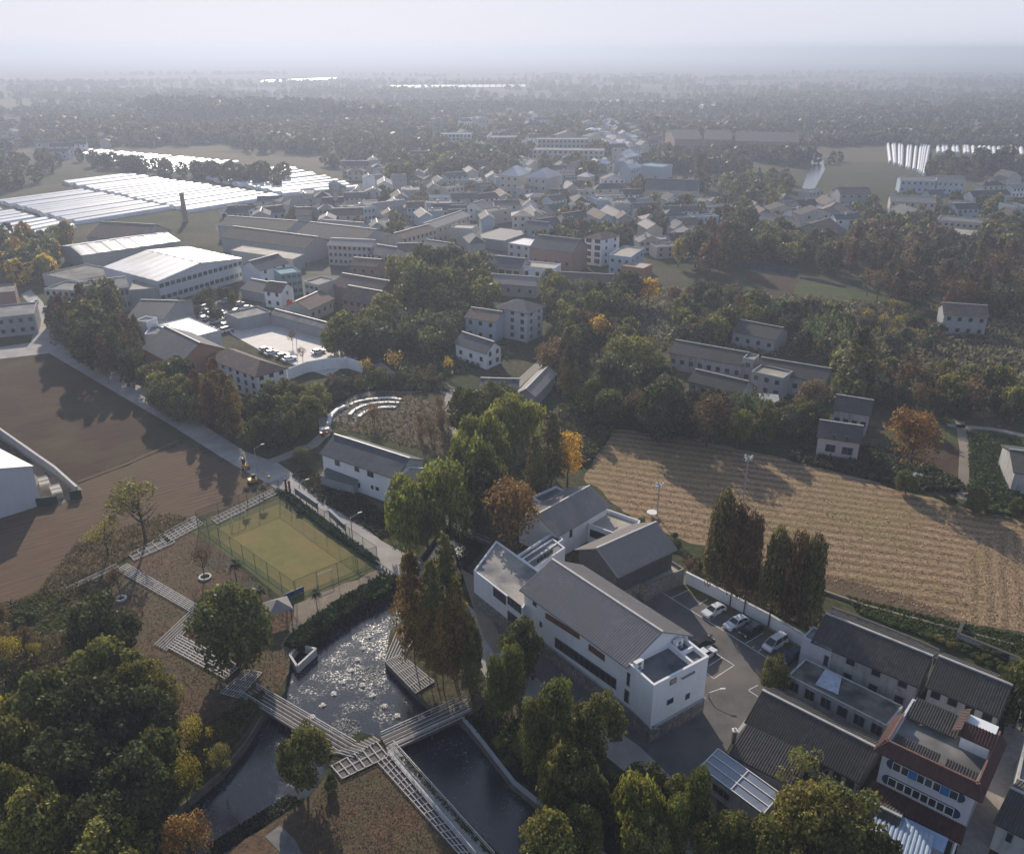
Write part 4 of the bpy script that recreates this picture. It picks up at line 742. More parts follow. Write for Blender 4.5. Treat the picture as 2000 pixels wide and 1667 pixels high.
('office_block','pale apartment block between its hazy neighbours left of centre',(958,268),(1010,268),14,dict(D=20,roof='flat',wall=BLUEW,cat='block',wins=(('f',8,4,2,2),))),
('far_factory','long dark factory in the haze, leftmost of the row of three',(1318,272),(1372,272),14,dict(D=50,roof='gable',rh=6,rm=TILED,wall=PINKW,cat='factory')),
('far_factory','long dark factory in the haze, middle one of three',(1376,272),(1428,273),14,dict(D=50,roof='gable',rh=6,rm=TILED,wall=PINKW,cat='factory')),
('far_factory','long dark factory in the haze, right one of three',(1436,275),(1560,278),13,dict(D=50,roof='gable',rh=6,rm=TILED,wall=PINKW,cat='factory')),
('white_far_hall','low hall with shining roof beyond the right-hand polytunnels',(1755,256),(1815,256),8,dict(D=40,roof='flat',wall=GREYW,deck=LITR,cat='hall')),
('tin_roof_house','dark farm house with curved skylight below the polytunnels',(170,462),(275,468),6,dict(D=24,roof='gable',rh=5,rm=TILEM,wall=GREYW,cat='barn')),
('slope_roof_hall','dark hall with diagonal tan roof edge right of the central path',(938,760),(1010,762),3.5,dict(D=9,roof='gable',rh=1.6,rm=DARKR,wall=GREYW,cat='hall')),
('diagonal_hall','slim hall with tan and grey slopes running diagonally beside the central grove',(1010,766),(1044,772),4,dict(C=(1085,728),roof='gabley',rh=1.5,rm=TILE,wall=GREYW,cat='hall')),
('blue_tin_roof','small pale blue shed roof by the old compound',(1488,786),(1520,788),2.6,dict(D=5,roof='shed',rh=.6,rm=LITR,wall=GREYW,cat='shed')),
]
for nm,lb,A,B,z,kw in hs: house(nm,lb,A,B,z,**kw)
# facade strip lettering is too blurred to read in the photo: only its plain band is built
# infill: the packed low houses between
def inside(p,poly):
    x,y=p; r=False
    for i in range(len(poly)):
        (x1,y1),(x2,y2)=poly[i],poly[(i+1)%len(poly)]
        if (y1>y)!=(y2>y) and x<(x2-x1)*(y-y1)/(y2-y1)+x1: r=not r
    return r
VILL=[(430,430),(700,380),(900,350),(1180,365),(1330,420),(1390,470),(1260,470),(1220,440),(1140,450),(960,500),(800,520),(600,500)]
def free(x,y,r): return all((x-a)**2+(y-b)**2>(r+c)**2 for a,b,c in HOUSES)
def nth(k): return {1:'first',2:'second',3:'third',4:'fourth',5:'fifth',6:'sixth',7:'seventh',8:'eighth',9:'ninth',10:'tenth'}.get(k,str(k)+('st' if k%10==1 and k%100!=11 else 'nd' if k%10==2 and k%100!=12 else 'rd' if k%10==3 and k%100!=13 else 'th'))
def relabel(items,where):
    cl={}
    for x,look,o in items: cl.setdefault(look,[]).append((x,o))
    for look,l in cl.items():
        l.sort(key=lambda q:q[0])
        for i,(x,o) in enumerate(l): o['label']=(f'the only {look}, {where}' if len(l)==1 else f'{look}, {nth(i+1)} from left, {where}')
WLS=[WHITE,CREAM,CREAM,GREYW,OLDW,BLUEW]; RMS=[TILEB,TILEB,TILED,TILEM,TILED,TILE]
WN={WHITE.name:'white',CREAM.name:'cream',GREYW.name:'grey',OLDW.name:'weathered',BLUEW.name:'bluish'}; RN={LITR.name:'pale',TILEB.name:'slate',TILEM.name:'brown',TILE.name:'grey',TILED.name:'dark'}
def infill(poly,n,label,group,gap=5.,angs=(8,12,98,102,40),hh=(4,8)):
    k=t=0; items=[]
    while k<n and t<6000:
        t+=1; px=(random.uniform(min(p[0] for p in poly),max(p[0] for p in poly)),random.uniform(min(p[1] for p in poly),max(p[1] for p in poly)))
        if not inside(px,poly): continue
        L=random.uniform(9,22); D=random.uniform(7,10); q=P(*px)
        if not free(q[0],q[1],L*.45): continue
        an=math.radians(random.choice(angs)+random.uniform(-4,4)); z=random.uniform(*hh)
        e=np.array([math.cos(an),math.sin(an),0]); a=q-e*L/2+[0,0,z]; b=q+e*L/2+[0,0,z]
        pr=lambda v:(lambda d:(1000+F*(d@RT)/(d@FW),833.5-F*(d@UP)/(d@FW)))(v-np.array([0,0,CH]))
        rf=random.choice(['gable','gable','gable','flat','gabley','hip']) if z>4 else 'gable'; wl_=random.choice(WLS); rm_=random.choice(RMS)
        H_=house('village_house',label,pr(a),pr(b),z,D=D,roof=rf,rh=random.uniform(1.8,3),wall=wl_,rm=rm_,deck=random.choice([CONC,DARKR,TANR,TILE]),group=group,wins=(('f',random.randint(2,4),2 if z>5.5 else 1),))
        items.append((px[0],WN[wl_.name]+(' flat-roofed' if rf=='flat' else ' '+RN[rm_.name]+'-roofed')+' house',H_[0])); k+=1
    relabel(items,group)
infill(VILL,105,'small village house with tiled or flat roof packed among neighbours in the hazy centre','packed village centre')
infill([(1190,375),(1400,400),(1410,455),(1210,445)],16,'hazy house','row beside the autumn orchard',hh=(4,7))
infill([(1250,455),(1345,475),(1310,520),(1260,510)],5,'house','corner behind the ginkgo',hh=(4,6))
infill([(1380,400),(1640,385),(1740,420),(2000,345),(2000,450),(1840,440),(1700,460),(1420,470)],30,'small farm house scattered in the right-hand village','right-hand village')
infill([(900,235),(1180,225),(1320,245),(1320,300),(1120,330),(900,300)],52,'hazy town house in the far street','hazy far town',hh=(7,13))
infill([(690,335),(900,300),(1180,320),(1200,362),(900,348),(700,378)],46,'hazy village house','upper village rim',hh=(5,8))
RMS=[LITR,LITR,TILE]  # sunlight glinting on the street's roofs is painted in as a pale roof colour
infill([(1110,320),(1190,250),(1212,250),(1190,365),(1130,380)],22,'town house with glinting roof left of the lit street','left side of the lit street',hh=(8,11),angs=(60,))
infill([(1220,250),(1245,250),(1245,360),(1216,360)],18,'town house with glinting roof right of the lit street','right side of the lit street',hh=(8,11),angs=(60,))
RMS=[TILEB,TILEB,TILED,TILEM,TILED,TILE]
infill([(0,215),(700,190),(700,290),(350,280),(0,330)],24,'lone farmhouse among distant tree belts at left','left haze',hh=(5,9),gap=40)
infill([(1400,170),(2000,170),(2000,260),(1500,250)],26,'lone farmhouse among distant tree belts at right','right haze',hh=(5,9),gap=40)
infill([(100,150),(1900,140),(1900,175),(100,190)],30,'white speck of a farmhouse near the horizon','fields near the horizon',hh=(8,14),gap=60)
# ================================================================ polytunnels
PLAS=mat('tunnel_film',(.72,.73,.76),(.58,.59,.62),.3,.45,spec=.5,c3=(.55,.56,.58),s3=.1)
def tunnel(a,b,wd,ht,label,group,name='polytunnel'):
    a=np.array(a);b=np.array(b);d=(b-a);L=np.linalg.norm(d);d/=L;q=np.array([-d[1],d[0],0]); mb=MB(); n=7; k=0
    for p in (a,b):
        for i in range(n+1): t=math.pi*i/n; mb.v.append(tuple(p-a+q*math.cos(t)*wd/2+np.array([0,0,math.sin(t)*ht])))
    for i in range(n): mb.f.append((i,i+1,n+2+i,n+1+i)); mb.m.append(0)
    mb.f.append(tuple(range(n,-1,-1))); mb.m.append(0); mb.f.append(tuple(range(n+1,2*n+2))); mb.m.append(0)
    o=mb.build(name,[PLAS]); o.location=tuple(a); tag(o,label,'polytunnel',group); return o
def tunnels(s0,s1,e0,e1,n,label,group,fill=.8,ht=2.6):
    S0,S1,E0,E1=P(*s0),P(*s1),P(*e0),P(*e1); wd=np.linalg.norm(S1-S0)/n*fill
    for i in range(n):
        t=(i+.5)/n; j=random.uniform(-2,2)*np.array([1,0,0]); tunnel(S0+(S1-S0)*t+j,E0+(E1-E0)*t+j,wd,ht,f'white polytunnel, {nth(i+1)} from far side, {group.replace("polytunnels ","")}' if not 'right' in group else f'white polytunnel, {nth(i+1)} from left, {group}',group)
tunnels((-190,438),(0,480),(0,412),(146,447),9,'long white polytunnel in the nearest block, cut by the photo\'s left edge','polytunnels in the nearest block')
tunnels((-5,397),(152,440),(158,375),(336,410),15,'long white polytunnel in the second block','polytunnels in the second block')
tunnels((118,359),(372,417),(248,343),(552,388),21,'long white polytunnel in the large central block','polytunnels in the large central block')
tunnels((143,301),(330,343),(176,295),(470,320),20,'short white polytunnel in the farthest block behind the round trees','polytunnels in the farthest block')
tunnels((398,350),(560,384),(555,327),(708,371),12,'white polytunnel in the block beside the water tower','polytunnels beside the water tower')
tunnels((1732,282),(1822,287),(1738,318),(1812,345),12,'white polytunnel running towards the viewer at right','polytunnels at right')
tunnels((1826,286),(2010,292),(1828,300),(2012,306),18,'short white polytunnel end beyond the dark trees at right','short polytunnels at right')
for i,(a,b,lb) in enumerate((((505,163),(652,157),'bright strip of distant greenhouses left of centre'),((758,174),(1028,172),'longest bright strip of distant greenhouses'),((1200,206),(1312,208),'bright greenhouse strip above the lit street'),((1318,213),(1480,221),'striped greenhouse block at right of the lit street'))):
    p,q=P(*a),P(*b); n=22; mb=MB(); d=(q-p)/n
    for k in range(n):
        c=p+d*(k+.5); w_=np.linalg.norm(d)
        mb.prism([(c[0]-w_*.42,c[1]),(c[0]+w_*.42,c[1]),(c[0]+w_*.42,c[1]+90),(c[0]-w_*.42,c[1]+90)],0,[3,3,3,3]); mb.face([(c[0]-w_*.42,c[1],3.01),(c[0]+w_*.42,c[1],3.01),(c[0]+w_*.42,c[1]+45,7),(c[0]-w_*.42,c[1]+45,7)]); 
    tag(mb.build('greenhouse_block',[PLAS],org=p),lb,'greenhouse','distant greenhouse blocks')
# ================================================================ trees one can point at
TT=[('bl',466,1146,1300,172,'big round dark green tree beside the zigzag boardwalk','bl'),
('bl',214,1168,1296,132,'round dark green tree on the lawn left of the zigzag boardwalk','bld'),
('bl',601,1412,1536,104,'round green tree on the bank in front of the footbridge','bl'),
('bl',1018,1212,1326,92,'round green tree against the white hall\'s long wall','bl'),
('bl',1510,1282,1350,64,'small round tree at the end of the parking ground','bl'),
('bl',234,1256,1420,150,'tree with yellow-green top at the head of the dark grove','olive'),
('bl',112,1318,1480,150,'dark green tree on the left shoulder of the grove','bl'),
('bl',205,1330,1500,170,'dark green tree in the middle of the grove','bld'),
('bl',300,1352,1500,140,'dark green tree on the pond side of the grove','bld'),
('bl',60,1400,1560,130,'dark green tree at the left rim of the grove','bl'),
('bl',160,1430,1590,170,'broad dark green tree at the grove\'s heart','bld'),
('bl',285,1470,1620,160,'dark green tree by the canal in the grove','bld'),
('bl',100,1540,1690,150,'dark olive tree at the lower edge of the grove','olive'),
('bl',215,1560,1690,150,'dark green tree in the lower grove','bld'),
('bl',38,1505,1650,120,'yellow-green tree at the photo\'s lower left edge','yg'),
('bl',70,1480,1600,110,'bright yellow-green bough tree left of the grove','yg'),
('bl',330,1420,1560,100,'dark green tree nearest the canal wall in the grove','bl'),
('bl',238,1612,1740,168,'pale grey-green tree cut by the photo\'s lower edge','olive'),
('oran',378,1590,1700,112,'orange-brown round tree at the lower edge by the canal','oran'),
('bare',392,1385,1500,86,'thin yellow tree on the bank right of the dark grove','yellow'),
('bare',372,1470,1590,90,'thin yellow-brown tree between grove and canal','yellow'),
('bare',20,1330,1500,120,'thin yellow bush-like tree at the far left edge','yellow'),
('bare',440,1440,1540,70,'half-bare shrub tree on the canal bank','olive'),
('bare',285,925,1058,150,'large thin-leaved tree on the brown field beside the boardwalk','olive'),
('bare',212,1008,1085,85,'small yellow-leaved tree left of the large thin-leaved one','yellow'),
('bare',400,1060,1128,60,'bare planted tree with stone ring on the lawn','brown'),
('bare',237,1100,1170,50,'bare planted tree with white ring below the boardwalk','brown'),
('palm',463,1090,1140,40,'fan palm at the football pitch\'s near corner','palm'),
('palm',620,1148,1192,30,'small fan palm on the bank path','palm'),
('palm',511,1143,1176,34,'fan palm behind the little pavilion','palm'),
('palm',484,948,985,22,'small palm on the boardwalk side of the pitch, left one','palm'),
('palm',516,945,978,22,'small palm on the boardwalk side of the pitch, right one','palm'),
('meta',811,1076,1300,86,'bronze redwood at the pond\'s left of the row','meta'),
('meta',877,1043,1290,74,'tallest redwood of the pond row','metag'),
('meta',850,1092,1318,62,'green redwood squeezed between the pond\'s two tall ones','metag'),
('meta',893,1140,1335,74,'bronze redwood with bare lower trunk in the pond row','meta'),
('meta',866,1185,1345,66,'shorter bronze redwood at the front of the pond row','meta'),
('meta',838,1160,1325,56,'slim redwood above the slatted deck','meta'),
('bl',912,1196,1330,62,'green tree at the right end of the pond redwoods','bl'),
('meta',922,1250,1370,50,'young green redwood at the footbridge\'s far end','metag'),
('willow',800,926,1075,128,'bright yellow-green willow nearest the road bridge','willow'),
('willow',880,890,1050,140,'green willow behind the nearest one','willow'),
('willow',915,845,1010,135,'willow in the middle of the canal row','willow'),
('willow',948,800,950,120,'dense green willow upstream of the middle one','willow'),
('willow',1005,762,900,110,'willow at the far end of the canal row','willow'),('willow',836,968,1078,84,'low willow leaning over the road bridge','olive'),('bl',925,905,1040,105,'dark green tree leaning over the upstream canal','bld'),('bl',965,870,1010,90,'dark green tree between willows and plane tree','bl'),
('bl',920,757,860,100,'dark green tree behind the canal willows','bl'),
('bl',968,745,830,90,'dark green tree beside the tan diagonal roof','bl'),
('oran',1005,920,1090,140,'big orange-brown plane tree over the white wing','oran'),
('meta',1076,806,965,64,'dark pointed redwood left of the rice field','metad'),
('oran',1108,836,950,76,'orange-yellow tree beside the dark pointed redwood','gink'),
('oran',1040,870,965,80,'brown tree behind the orange plane tree','brown'),
('meta',1045,850,990,50,'small dark redwood between plane tree and pointed redwood','metad'),
('con',1395,966,1165,84,'tall dark redwood, leftmost behind the parking wall','metad'),
('con',1425,990,1185,66,'ragged brown redwood, second behind the parking wall','brown2'),
('con',1452,1008,1200,62,'ragged redwood, third behind the parking wall','brown2'),
('con',1500,1036,1225,84,'dark green redwood in the middle behind the parking wall','metad'),
('con',1536,1044,1240,76,'brownish redwood near the right end of the parking wall','brown2'),
('con',1566,1052,1246,72,'broad dark redwood, rightmost behind the parking wall','metad'),
('meta',1666,636,765,82,'tall bronze-green spire redwood beside the old compound','metad'),
('oran',1772,782,930,122,'big orange-brown tree right of the small field house','oran'),
('oran',1582,738,820,84,'round reddish-brown tree below the old compound','brown'),
('gink',1265,540,600,44,'golden ginkgo in front of the orange brick house','gink'),
('gink',1324,466,522,38,'greenish yellow ginkgo beyond the orange brick house','yellow'),
('bare',773,682,735,48,'small yellow-orange tree beside the tan path, middle one','gink'),
('bare',718,697,735,34,'small orange tree at the curved white wall','gink'),
('bare',874,694,735,34,'small yellow-orange tree below the dark grove','gink'),
('gink',1438,800,880,64,'yellow-green tree at the rice field\'s far left edge','yg'),
('bl',590,873,905,40,'small round tree at the bend before the white barn','dull'),
('con',1080,1332,1510,112,'tall green conifer in front of the white hall','con'),
('con',1000,1262,1400,70,'slim green conifer left of the tall one','con'),
('con',970,1285,1430,70,'dark conifer at the footbridge end','con'),
('bl',1165,1346,1480,112,'dark bushy tree against the hall corner','bl'),
('bl',1120,1470,1620,110,'drooping dark green tree on the lane\'s lower bank','bl'),
('willow',1085,1440,1600,110,'yellow-brown willow below the tall conifer','olive'),
('bl',1178,1518,1620,62,'small round green tree on the lower bank','bl'),
('willow',1238,1520,1670,132,'yellow-green willow in front of the lane','willow'),
('con',1352,1508,1650,80,'pointed pine at the lane\'s lower end','con'),
('con',1310,1560,1680,90,'grey-green pine left of the pointed one','con'),
('bl',1075,1590,1720,120,'pale olive tree by the canal at the lower edge','olive'),
('bare',1560,1470,1590,150,'half-bare yellowish tree over the tiled annex','olive'),
('bl',1440,1580,1700,120,'round green tree below the glass roofed shed','bl'),
('bl',1560,1540,1690,150,'yellow-green broadleaf in front of the long farmhouse','olive'),
('bl',1640,1550,1700,140,'green tree against the tiled outhouse','bl'),
('bl',1500,1610,1740,120,'olive tree at the lower edge, left of the farmhouse trees','olive'),
('bl',1700,1630,1740,100,'green tree at the lower edge by the blue tin roof','bl'),
('bl',1390,1600,1720,100,'yellow-green tree at the lower edge beside the pines','yg'),
('bl',1600,1625,1750,110,'dark tree at the lower edge among the farmhouse trees','bld'),
('bl',1980,1290,1420,110,'dark tree by the lane at the right edge','bl'),
('bush',1930,1330,1362,50,'green bush at the rear tiled house','bush'),
('bush',1920,1352,1392,44,'low bush beside the lane head','bush'),
('oran',1232,652,752,128,'broad olive-brown tree on the slope left of the old compound','olive'),('oran',1170,612,670,50,'yellow-brown tree between the dark grove and stream','gink'),('bl',1205,690,790,100,'big pale green tree by the winding sand path','dull'),('bl',1290,745,860,110,'big dark green tree at the wood\'s left end','bld'),('oran',1380,765,870,110,'broad brownish tree in the wood along the rice field','brown2'),('meta',1110,672,790,50,'slim brown-green redwood beside the diagonal hall','metad'),('oran',1395,612,672,70,'olive tree left of the slate farmhouse','olive'),('meta',1385,462,540,60,'rust-brown redwood at the far canal','metar'),('meta',1432,450,525,60,'dark redwood at the far canal','metad'),('bl',1492,455,508,60,'round bright green tree beyond the far canal','yg'),('oran',1425,548,600,50,'rusty orange tree below the far canal','brown'),('bl',1540,470,515,60,'round olive tree beyond the far canal','olive'),('bl',820,512,610,110,'largest round green tree of the village centre','olive'),('bl',885,520,610,80,'tall green tree right of the village\'s largest','bl'),('bare',30,1240,1330,90,'thin yellowish shrub tree above the left grove','yellow'),('bare',120,1235,1310,80,'pale dry shrub tree left of the round lawn tree','brown'),
('bl',20,1430,1560,110,'golden-green tree on the left edge of the grove','yellow'),('bare',350,1330,1430,80,'thin olive tree at the grove\'s upper right','olive'),('bl',300,1290,1430,110,'olive-green tree behind the yellow-green topped one','olive'),
('con',1040,1370,1530,80,'feathery olive conifer below the tall one','con'),('bl',1130,1580,1700,100,'green tree on the lower bank by the canal wall','bl'),('bl',1260,1600,1720,90,'dark green tree under the yellow-green willow','bl')]
for k,x,yt,yb,wd,lb,c in TT:
    if lb: T(k,x,yt,yb,wd,lb,c)
for x,yt,yb in ((648,1508,1532),(655,1520,1545),(642,1525,1548)): T('bush',x,yt,yb,20,'clipped ball bush beside the junction platform','bush',group='clipped bushes at the junction platform')
def free2(x,y,r): return all((x-a)**2+(y-b)**2>((r+c)*.62)**2 for a,b,c in TREES) and all((x-a)**2+(y-b)**2>(r*.6+c)**2 for a,b,c in HOUSES)
WPX=[[P(x,y)[:2] for x,y in w] for w in WATERS.values()]
CLEAR=[[(1225,600),(1325,600),(1325,738),(1235,728)],[(1425,500),(1575,515),(1670,560),(1660,640),(1480,625),(1430,580)],[(1545,295),(1630,295),(1625,400),(1545,410)],[(1125,675),(1190,675),(1195,800),(1120,800)],[(1300,690),(1450,700),(1630,730),(1630,815),(1480,838),(1300,810)],[(1590,850),(1700,850),(1700,920),(1590,920)],[(1240,580),(1300,580),(1300,625),(1240,625)],[(1700,700),(1960,740),(1960,765),(1700,725)]]
def clearpx(x,y): return any(inside((x,y),q) for q in CLEAR)
CW={'bl':'green','con':'dark green','bld':'dark green','olive':'olive','metad':'dark brown-green','metar':'rusty red','meta':'bronze','brown':'brown','brown2':'dull brown','yellow':'yellow','gink':'golden yellow','bush':'green','bushy':'yellowish','bamboo':'pale feathery','dull':'grey-green','oran':'orange','yg':'yellow-green'}
def belt(poly,n,spec,label,group,hr=(7,12),wr=(.7,1.0),dens=1.):
    """spec: list of (kind,colour); every tree its own object"""
    k=t=0; items=[]; xs=[p[0] for p in poly]; ys=[p[1] for p in poly]
    while k<n and t<n*60:
        t+=1; x,y=random.uniform(min(xs),max(xs)),random.uniform(min(ys),max(ys))
        if not inside((x,y),poly) or clearpx(x,y): continue
        kd,c=random.choice(spec); h=random.uniform(*hr)*(.35 if kd=='bush' else 1); wd=h*random.uniform(*wr)*({'meta':.46,'con':.5,'bush':1.5,'bamboo':.9}.get(kd,1)); p=P(x,y)
        if not free2(p[0],p[1],wd/2*dens): continue
        if any(inside(p[:2],w) for w in WPX): continue
        items.append((x,CW[c]+' '+{'meta':'redwood','con':'conifer','bush':'bush','bamboo':'bamboo clump','bare':'thin-leaved tree'}.get(kd,'tree'),plant(kd,p,h,wd,label,c,group,cat='tree'))); k+=1
    relabel(items,group)
D_=('bl','bl'); DD=('bl','bld'); OL=('bl','olive'); ME=('meta','metad'); MR=('meta','metar'); MG=('meta','meta'); BA=('bare','brown'); BY=('bare','yellow'); BU=('bush','bush'); BM=('bamboo','bamboo'); DU=('bl','dull'); OR=('oran','oran'); BR=('oran','brown'); GI=('oran','gink')
belt([(95,655),(200,610),(280,650),(320,720),(270,775),(180,735)],34,[DD,D_,ME,MR,ME],'tree in the dark belt of evergreens and redwoods behind the ploughed field','dark belt behind the ploughed field',(11,17))
belt([(270,735),(330,720),(400,790),(390,835),(330,815)],14,[D_,D_,OL,DD],'leafy green tree lining the road above the ploughed field','green trees lining the road',(8,11))
belt([(375,800),(440,790),(480,845),(455,870),(385,838)],15,[MR,MR,MG],'rusty orange redwood in the clump below the white school','orange redwoods below the school',(12,16))
belt([(470,830),(560,790),(640,800),(620,840),(540,880),(500,880)],26,[D_,D_,DD,OL],'green tree between the white school and the park path','green trees between school and park',(7,11))
belt([(620,660),(760,640),(760,700),(660,700)],18,[D_,DD,OL,DU],'round green tree right of the village square','round trees beside the square',(9,13))
belt([(770,560),(930,560),(950,610),(860,625),(770,610)],20,[D_,OL,DD,DU],'tall green tree in the round grove of the village centre','round grove in the village centre',(12,18))
belt([(780,650),(900,640),(890,700),(790,695)],18,[DD,D_,BM,DU],'evergreen in the thicket left of the four-storey house','thicket left of the four-storey house',(7,11))
belt([(1060,565),(1200,565),(1240,600),(1200,650),(1070,640)],32,[DD,DD,DU,BM,OL],'dark evergreen in the grove behind the four-storey house','dark grove behind the four-storey house',(9,14))
belt([(1085,640),(1240,650),(1300,700),(1290,760),(1150,760),(1110,700)],24,[OL,BR,DU,OL,D_,('oran','brown2')],'mixed autumn tree on the slope above the canal','mixed trees above the canal',(7,11))
belt([(1060,700),(1120,700),(1120,800),(1050,800)],12,[ME,BR,OL],'brown tree in the clump beside the diagonal roof','clump beside the diagonal roof',(8,13))
belt([(1150,770),(1300,740),(1420,800),(1400,850),(1260,835),(1160,830)],44,[DD,D_,DD,BR,DU,OL],'dark tree in the wood along the rice field\'s far side','wood along the far side of the rice field',(8,12))
belt([(1400,810),(1600,800),(1590,860),(1500,870),(1400,850)],26,[D_,OL,DD,BM,DU],'green tree in the wood before the small field house','wood before the field house',(7,11))
belt([(1510,660),(1650,650),(1640,700),(1520,690)],14,[DD,BM,DU],'dark bamboo and evergreen right of the slate farmhouse','evergreens right of the slate farmhouse',(7,10))
belt([(1690,720),(1990,770),(2010,830),(1850,825),(1700,800)],36,[BR,OL,('oran','brown2'),DU,D_,DU],'autumn tree in the orange and green belt at right','autumn belt at right',(6,10))
belt([(1340,470),(1460,470),(1460,520),(1380,545),(1350,520)],18,[MR,ME,DU],'reddish redwood beside the far canal','redwoods beside the far canal',(13,18))
belt([(1460,480),(1560,490),(1560,510),(1470,500)],10,[DU,OL],'round pale tree behind the far canal','round trees behind the far canal',(10,13),(.9,1.2))
belt([(1560,500),(2010,520),(2010,640),(1700,600),(1580,550)],85,[('bare','brown2'),('meta','brown2'),('bare','brown'),DU,('meta','metad')],'bare-stemmed redwood in the wide brown plantation','wide brown redwood plantation',(11,16),(.8,1.1))
belt([(1580,600),(1830,620),(1840,690),(1640,680)],60,[BY,BA,DU,BU],'thin young tree in the planted grove rows','young grove rows',(4,7))
belt([(1280,590),(1480,580),(1500,640),(1420,660),(1300,660)],18,[DU,OL,DU,('oran','brown2'),D_],'mixed tree around the stream and canal','trees around the stream',(7,11))
belt([(640,745),(860,735),(870,755),(700,765),(650,790)],30,[DU,BU,BA,OL],'shrub-like tree around the amphitheatre lawn','small trees around the amphitheatre',(3,6))
belt([(700,830),(860,800),(870,870),(800,880)],9,[BA,BA],'slender bare tree behind the white barn','bare trees behind the barn',(6,8),(.5,.7))
belt([(330,580),(500,590),(450,640),(370,640)],14,[DU,D_],'small tree among the parked vehicles of the yard','small trees of the vehicle yard',(4,6))
belt([(0,1190),(60,1200),(90,1290),(60,1360),(0,1370)],10,[BU,BY,BR],'scrubby bush beside the vegetable plots at left','scrub beside the vegetable plots',(4,6))
belt([(950,1420),(1180,1520),(1330,1640),(1200,1660),(1050,1590)],14,[BU,('bush','bushy'),D_],'bush on the canal bank below the lane','bushes on the canal bank',(4,6))
belt([(930,1440),(1180,1500),(1330,1600),(1420,1690),(1100,1600),(1000,1520)],14,[D_,OL,DD,('bl','yg'),('con','con')],'tree on the lower canal bank','lower canal bank',(6,9))
belt([(1640,1190),(1860,1260),(1990,1290),(1990,1340),(1850,1265),(1700,1210)],22,[BU,BU,('bush','bushy')],'low garden bush behind the farmhouses','garden bushes behind the farmhouses',(3,5))
belt([(1325,1085),(1600,1150),(1600,1250),(1350,1130)],16,[BU,BA,('bush','bushy')],'scrub between the parking wall and rice field','scrub behind the parking wall',(3,5))
belt([(1195,1000),(1330,1050),(1340,1085),(1250,1035)],8,[BU],'low bush on the field side of the courtyard wing','bushes beside the courtyard wing',(3,4.5))
belt([(560,990),(720,1085),(735,1098),(600,1010)],12,[BU],'low bush in the planted strip between road and pitch','bushes between road and pitch',(2.5,3.5))
belt([(1750,960),(2000,1000),(2010,1015),(1900,1000)],12,[BU,D_],'low bush on the rice field\'s far right edge','bushes at the far right field edge',(4,6))
T('meta',1362,300,372,22,'tall lone dark redwood beside the long dark hall','metad')
def woodpoly(poly,n,spec,label,group,hr=(7,12),wr=(.7,1.)):
    xs=[p[0] for p in poly]; ys=[p[1] for p in poly]
    for kd,c in dict.fromkeys(spec):
        C=[];U=[];V=[]; m_=int(n*sum(1 for q in spec if q==(kd,c))/len(spec)); k=t=0
        while k<m_ and t<m_*40:
            t+=1; x,y=random.uniform(min(xs),max(xs)),random.uniform(min(ys),max(ys))
            if not inside((x,y),poly) or clearpx(x,y): continue
            p=P(x,y)
            if not free(p[0],p[1],3): continue
            if any(inside(p[:2],w) for w in WPX): continue
            h=random.uniform(*hr); r=h*random.uniform(*wr)*(.22 if kd=='meta' else .48); nn=150; d=rdir(nn); zz=d[:,2]*.5+.56
            rad=r*((1.15-zz) if kd=='meta' else 1)*(.8+.25*np.sin(d[:,0]*6+k)*np.cos(d[:,1]*5)); cc=p+np.stack([d[:,0]*rad,d[:,1]*rad,zz*h],1); u,v=leaves(cc,d,np.ones(nn)*(.075*h if kd!='meta' else .05*h)*1.1)
            C.append(cc);U.append(u);V.append(v); k+=1
        if C:
            o=bpy.data.objects.new('woodland',quads_to_mesh('woodland',np.concatenate(C),np.concatenate(U),np.concatenate(V),LEAFD)); col.objects.link(o); o.color=(*COL[c],1); tag(o,label,'trees',group,'stuff')
def wood(name,bands,m,colr,label):
    C=[];U=[];V=[]
    for (x0,y0,x1,y1,n,h,thick) in bands:
        for i in range(n):
            t=random.random(); px_=x0+(x1-x0)*t+random.uniform(-6,6); py_=y0+(y1-y0)*t
            if clearpx(px_,py_+6): continue
            p=P(px_,py_); p=p+np.array([random.uniform(-1,1)*thick,random.uniform(0,1)*thick,0])
            if not free(p[0],p[1],3): continue
            hh=h*random.uniform(.6,1.25); r=hh*random.uniform(.25,.42); k=34; d=rdir(k); c=p+d*np.array([r,r,hh*.45])+np.array([0,0,hh*.5]); u,v=leaves(c,d,np.ones(k)*r*.42); C.append(c);U.append(u);V.append(v)
    o=bpy.data.objects.new(name,quads_to_mesh(name,np.concatenate(C),np.concatenate(U),np.concatenate(V),m)); col.objects.link(o); o.color=(*colr,1); tag(o,label,'trees',kind='stuff')
woodpoly([(1130,380),(1400,400),(1420,450),(1260,440)],40,[OL,('oran','brown2'),OL,DU],'tree in the hazy autumn orchard beyond the village','hazy autumn orchard',(7,10))
woodpoly([(0,470),(150,480),(160,530),(60,560),(0,560)],22,[DU,DD,OL,GI],'hazy tree in the hedge wood at the left edge','hedge wood at the left edge',(7,11))
woodpoly([(1700,350),(1740,350),(1850,330),(2000,330),(2000,350),(1850,350)],26,[DU,ME,DD],'dark tree before the right-hand polytunnels','dark trees before the right-hand polytunnels',(11,18))
woodpoly([(180,322),(330,340),(560,350),(555,372),(400,355),(200,335)],60,[DD,DU],'round-headed tree in the line between polytunnel blocks','tree line between the polytunnel blocks',(9,12),(.8,1.1))
woodpoly([(0,300),(170,310),(110,350),(0,380)],26,[DD,DU],'hazy tree left of the farthest polytunnels','hazy trees at the far left',(9,13))
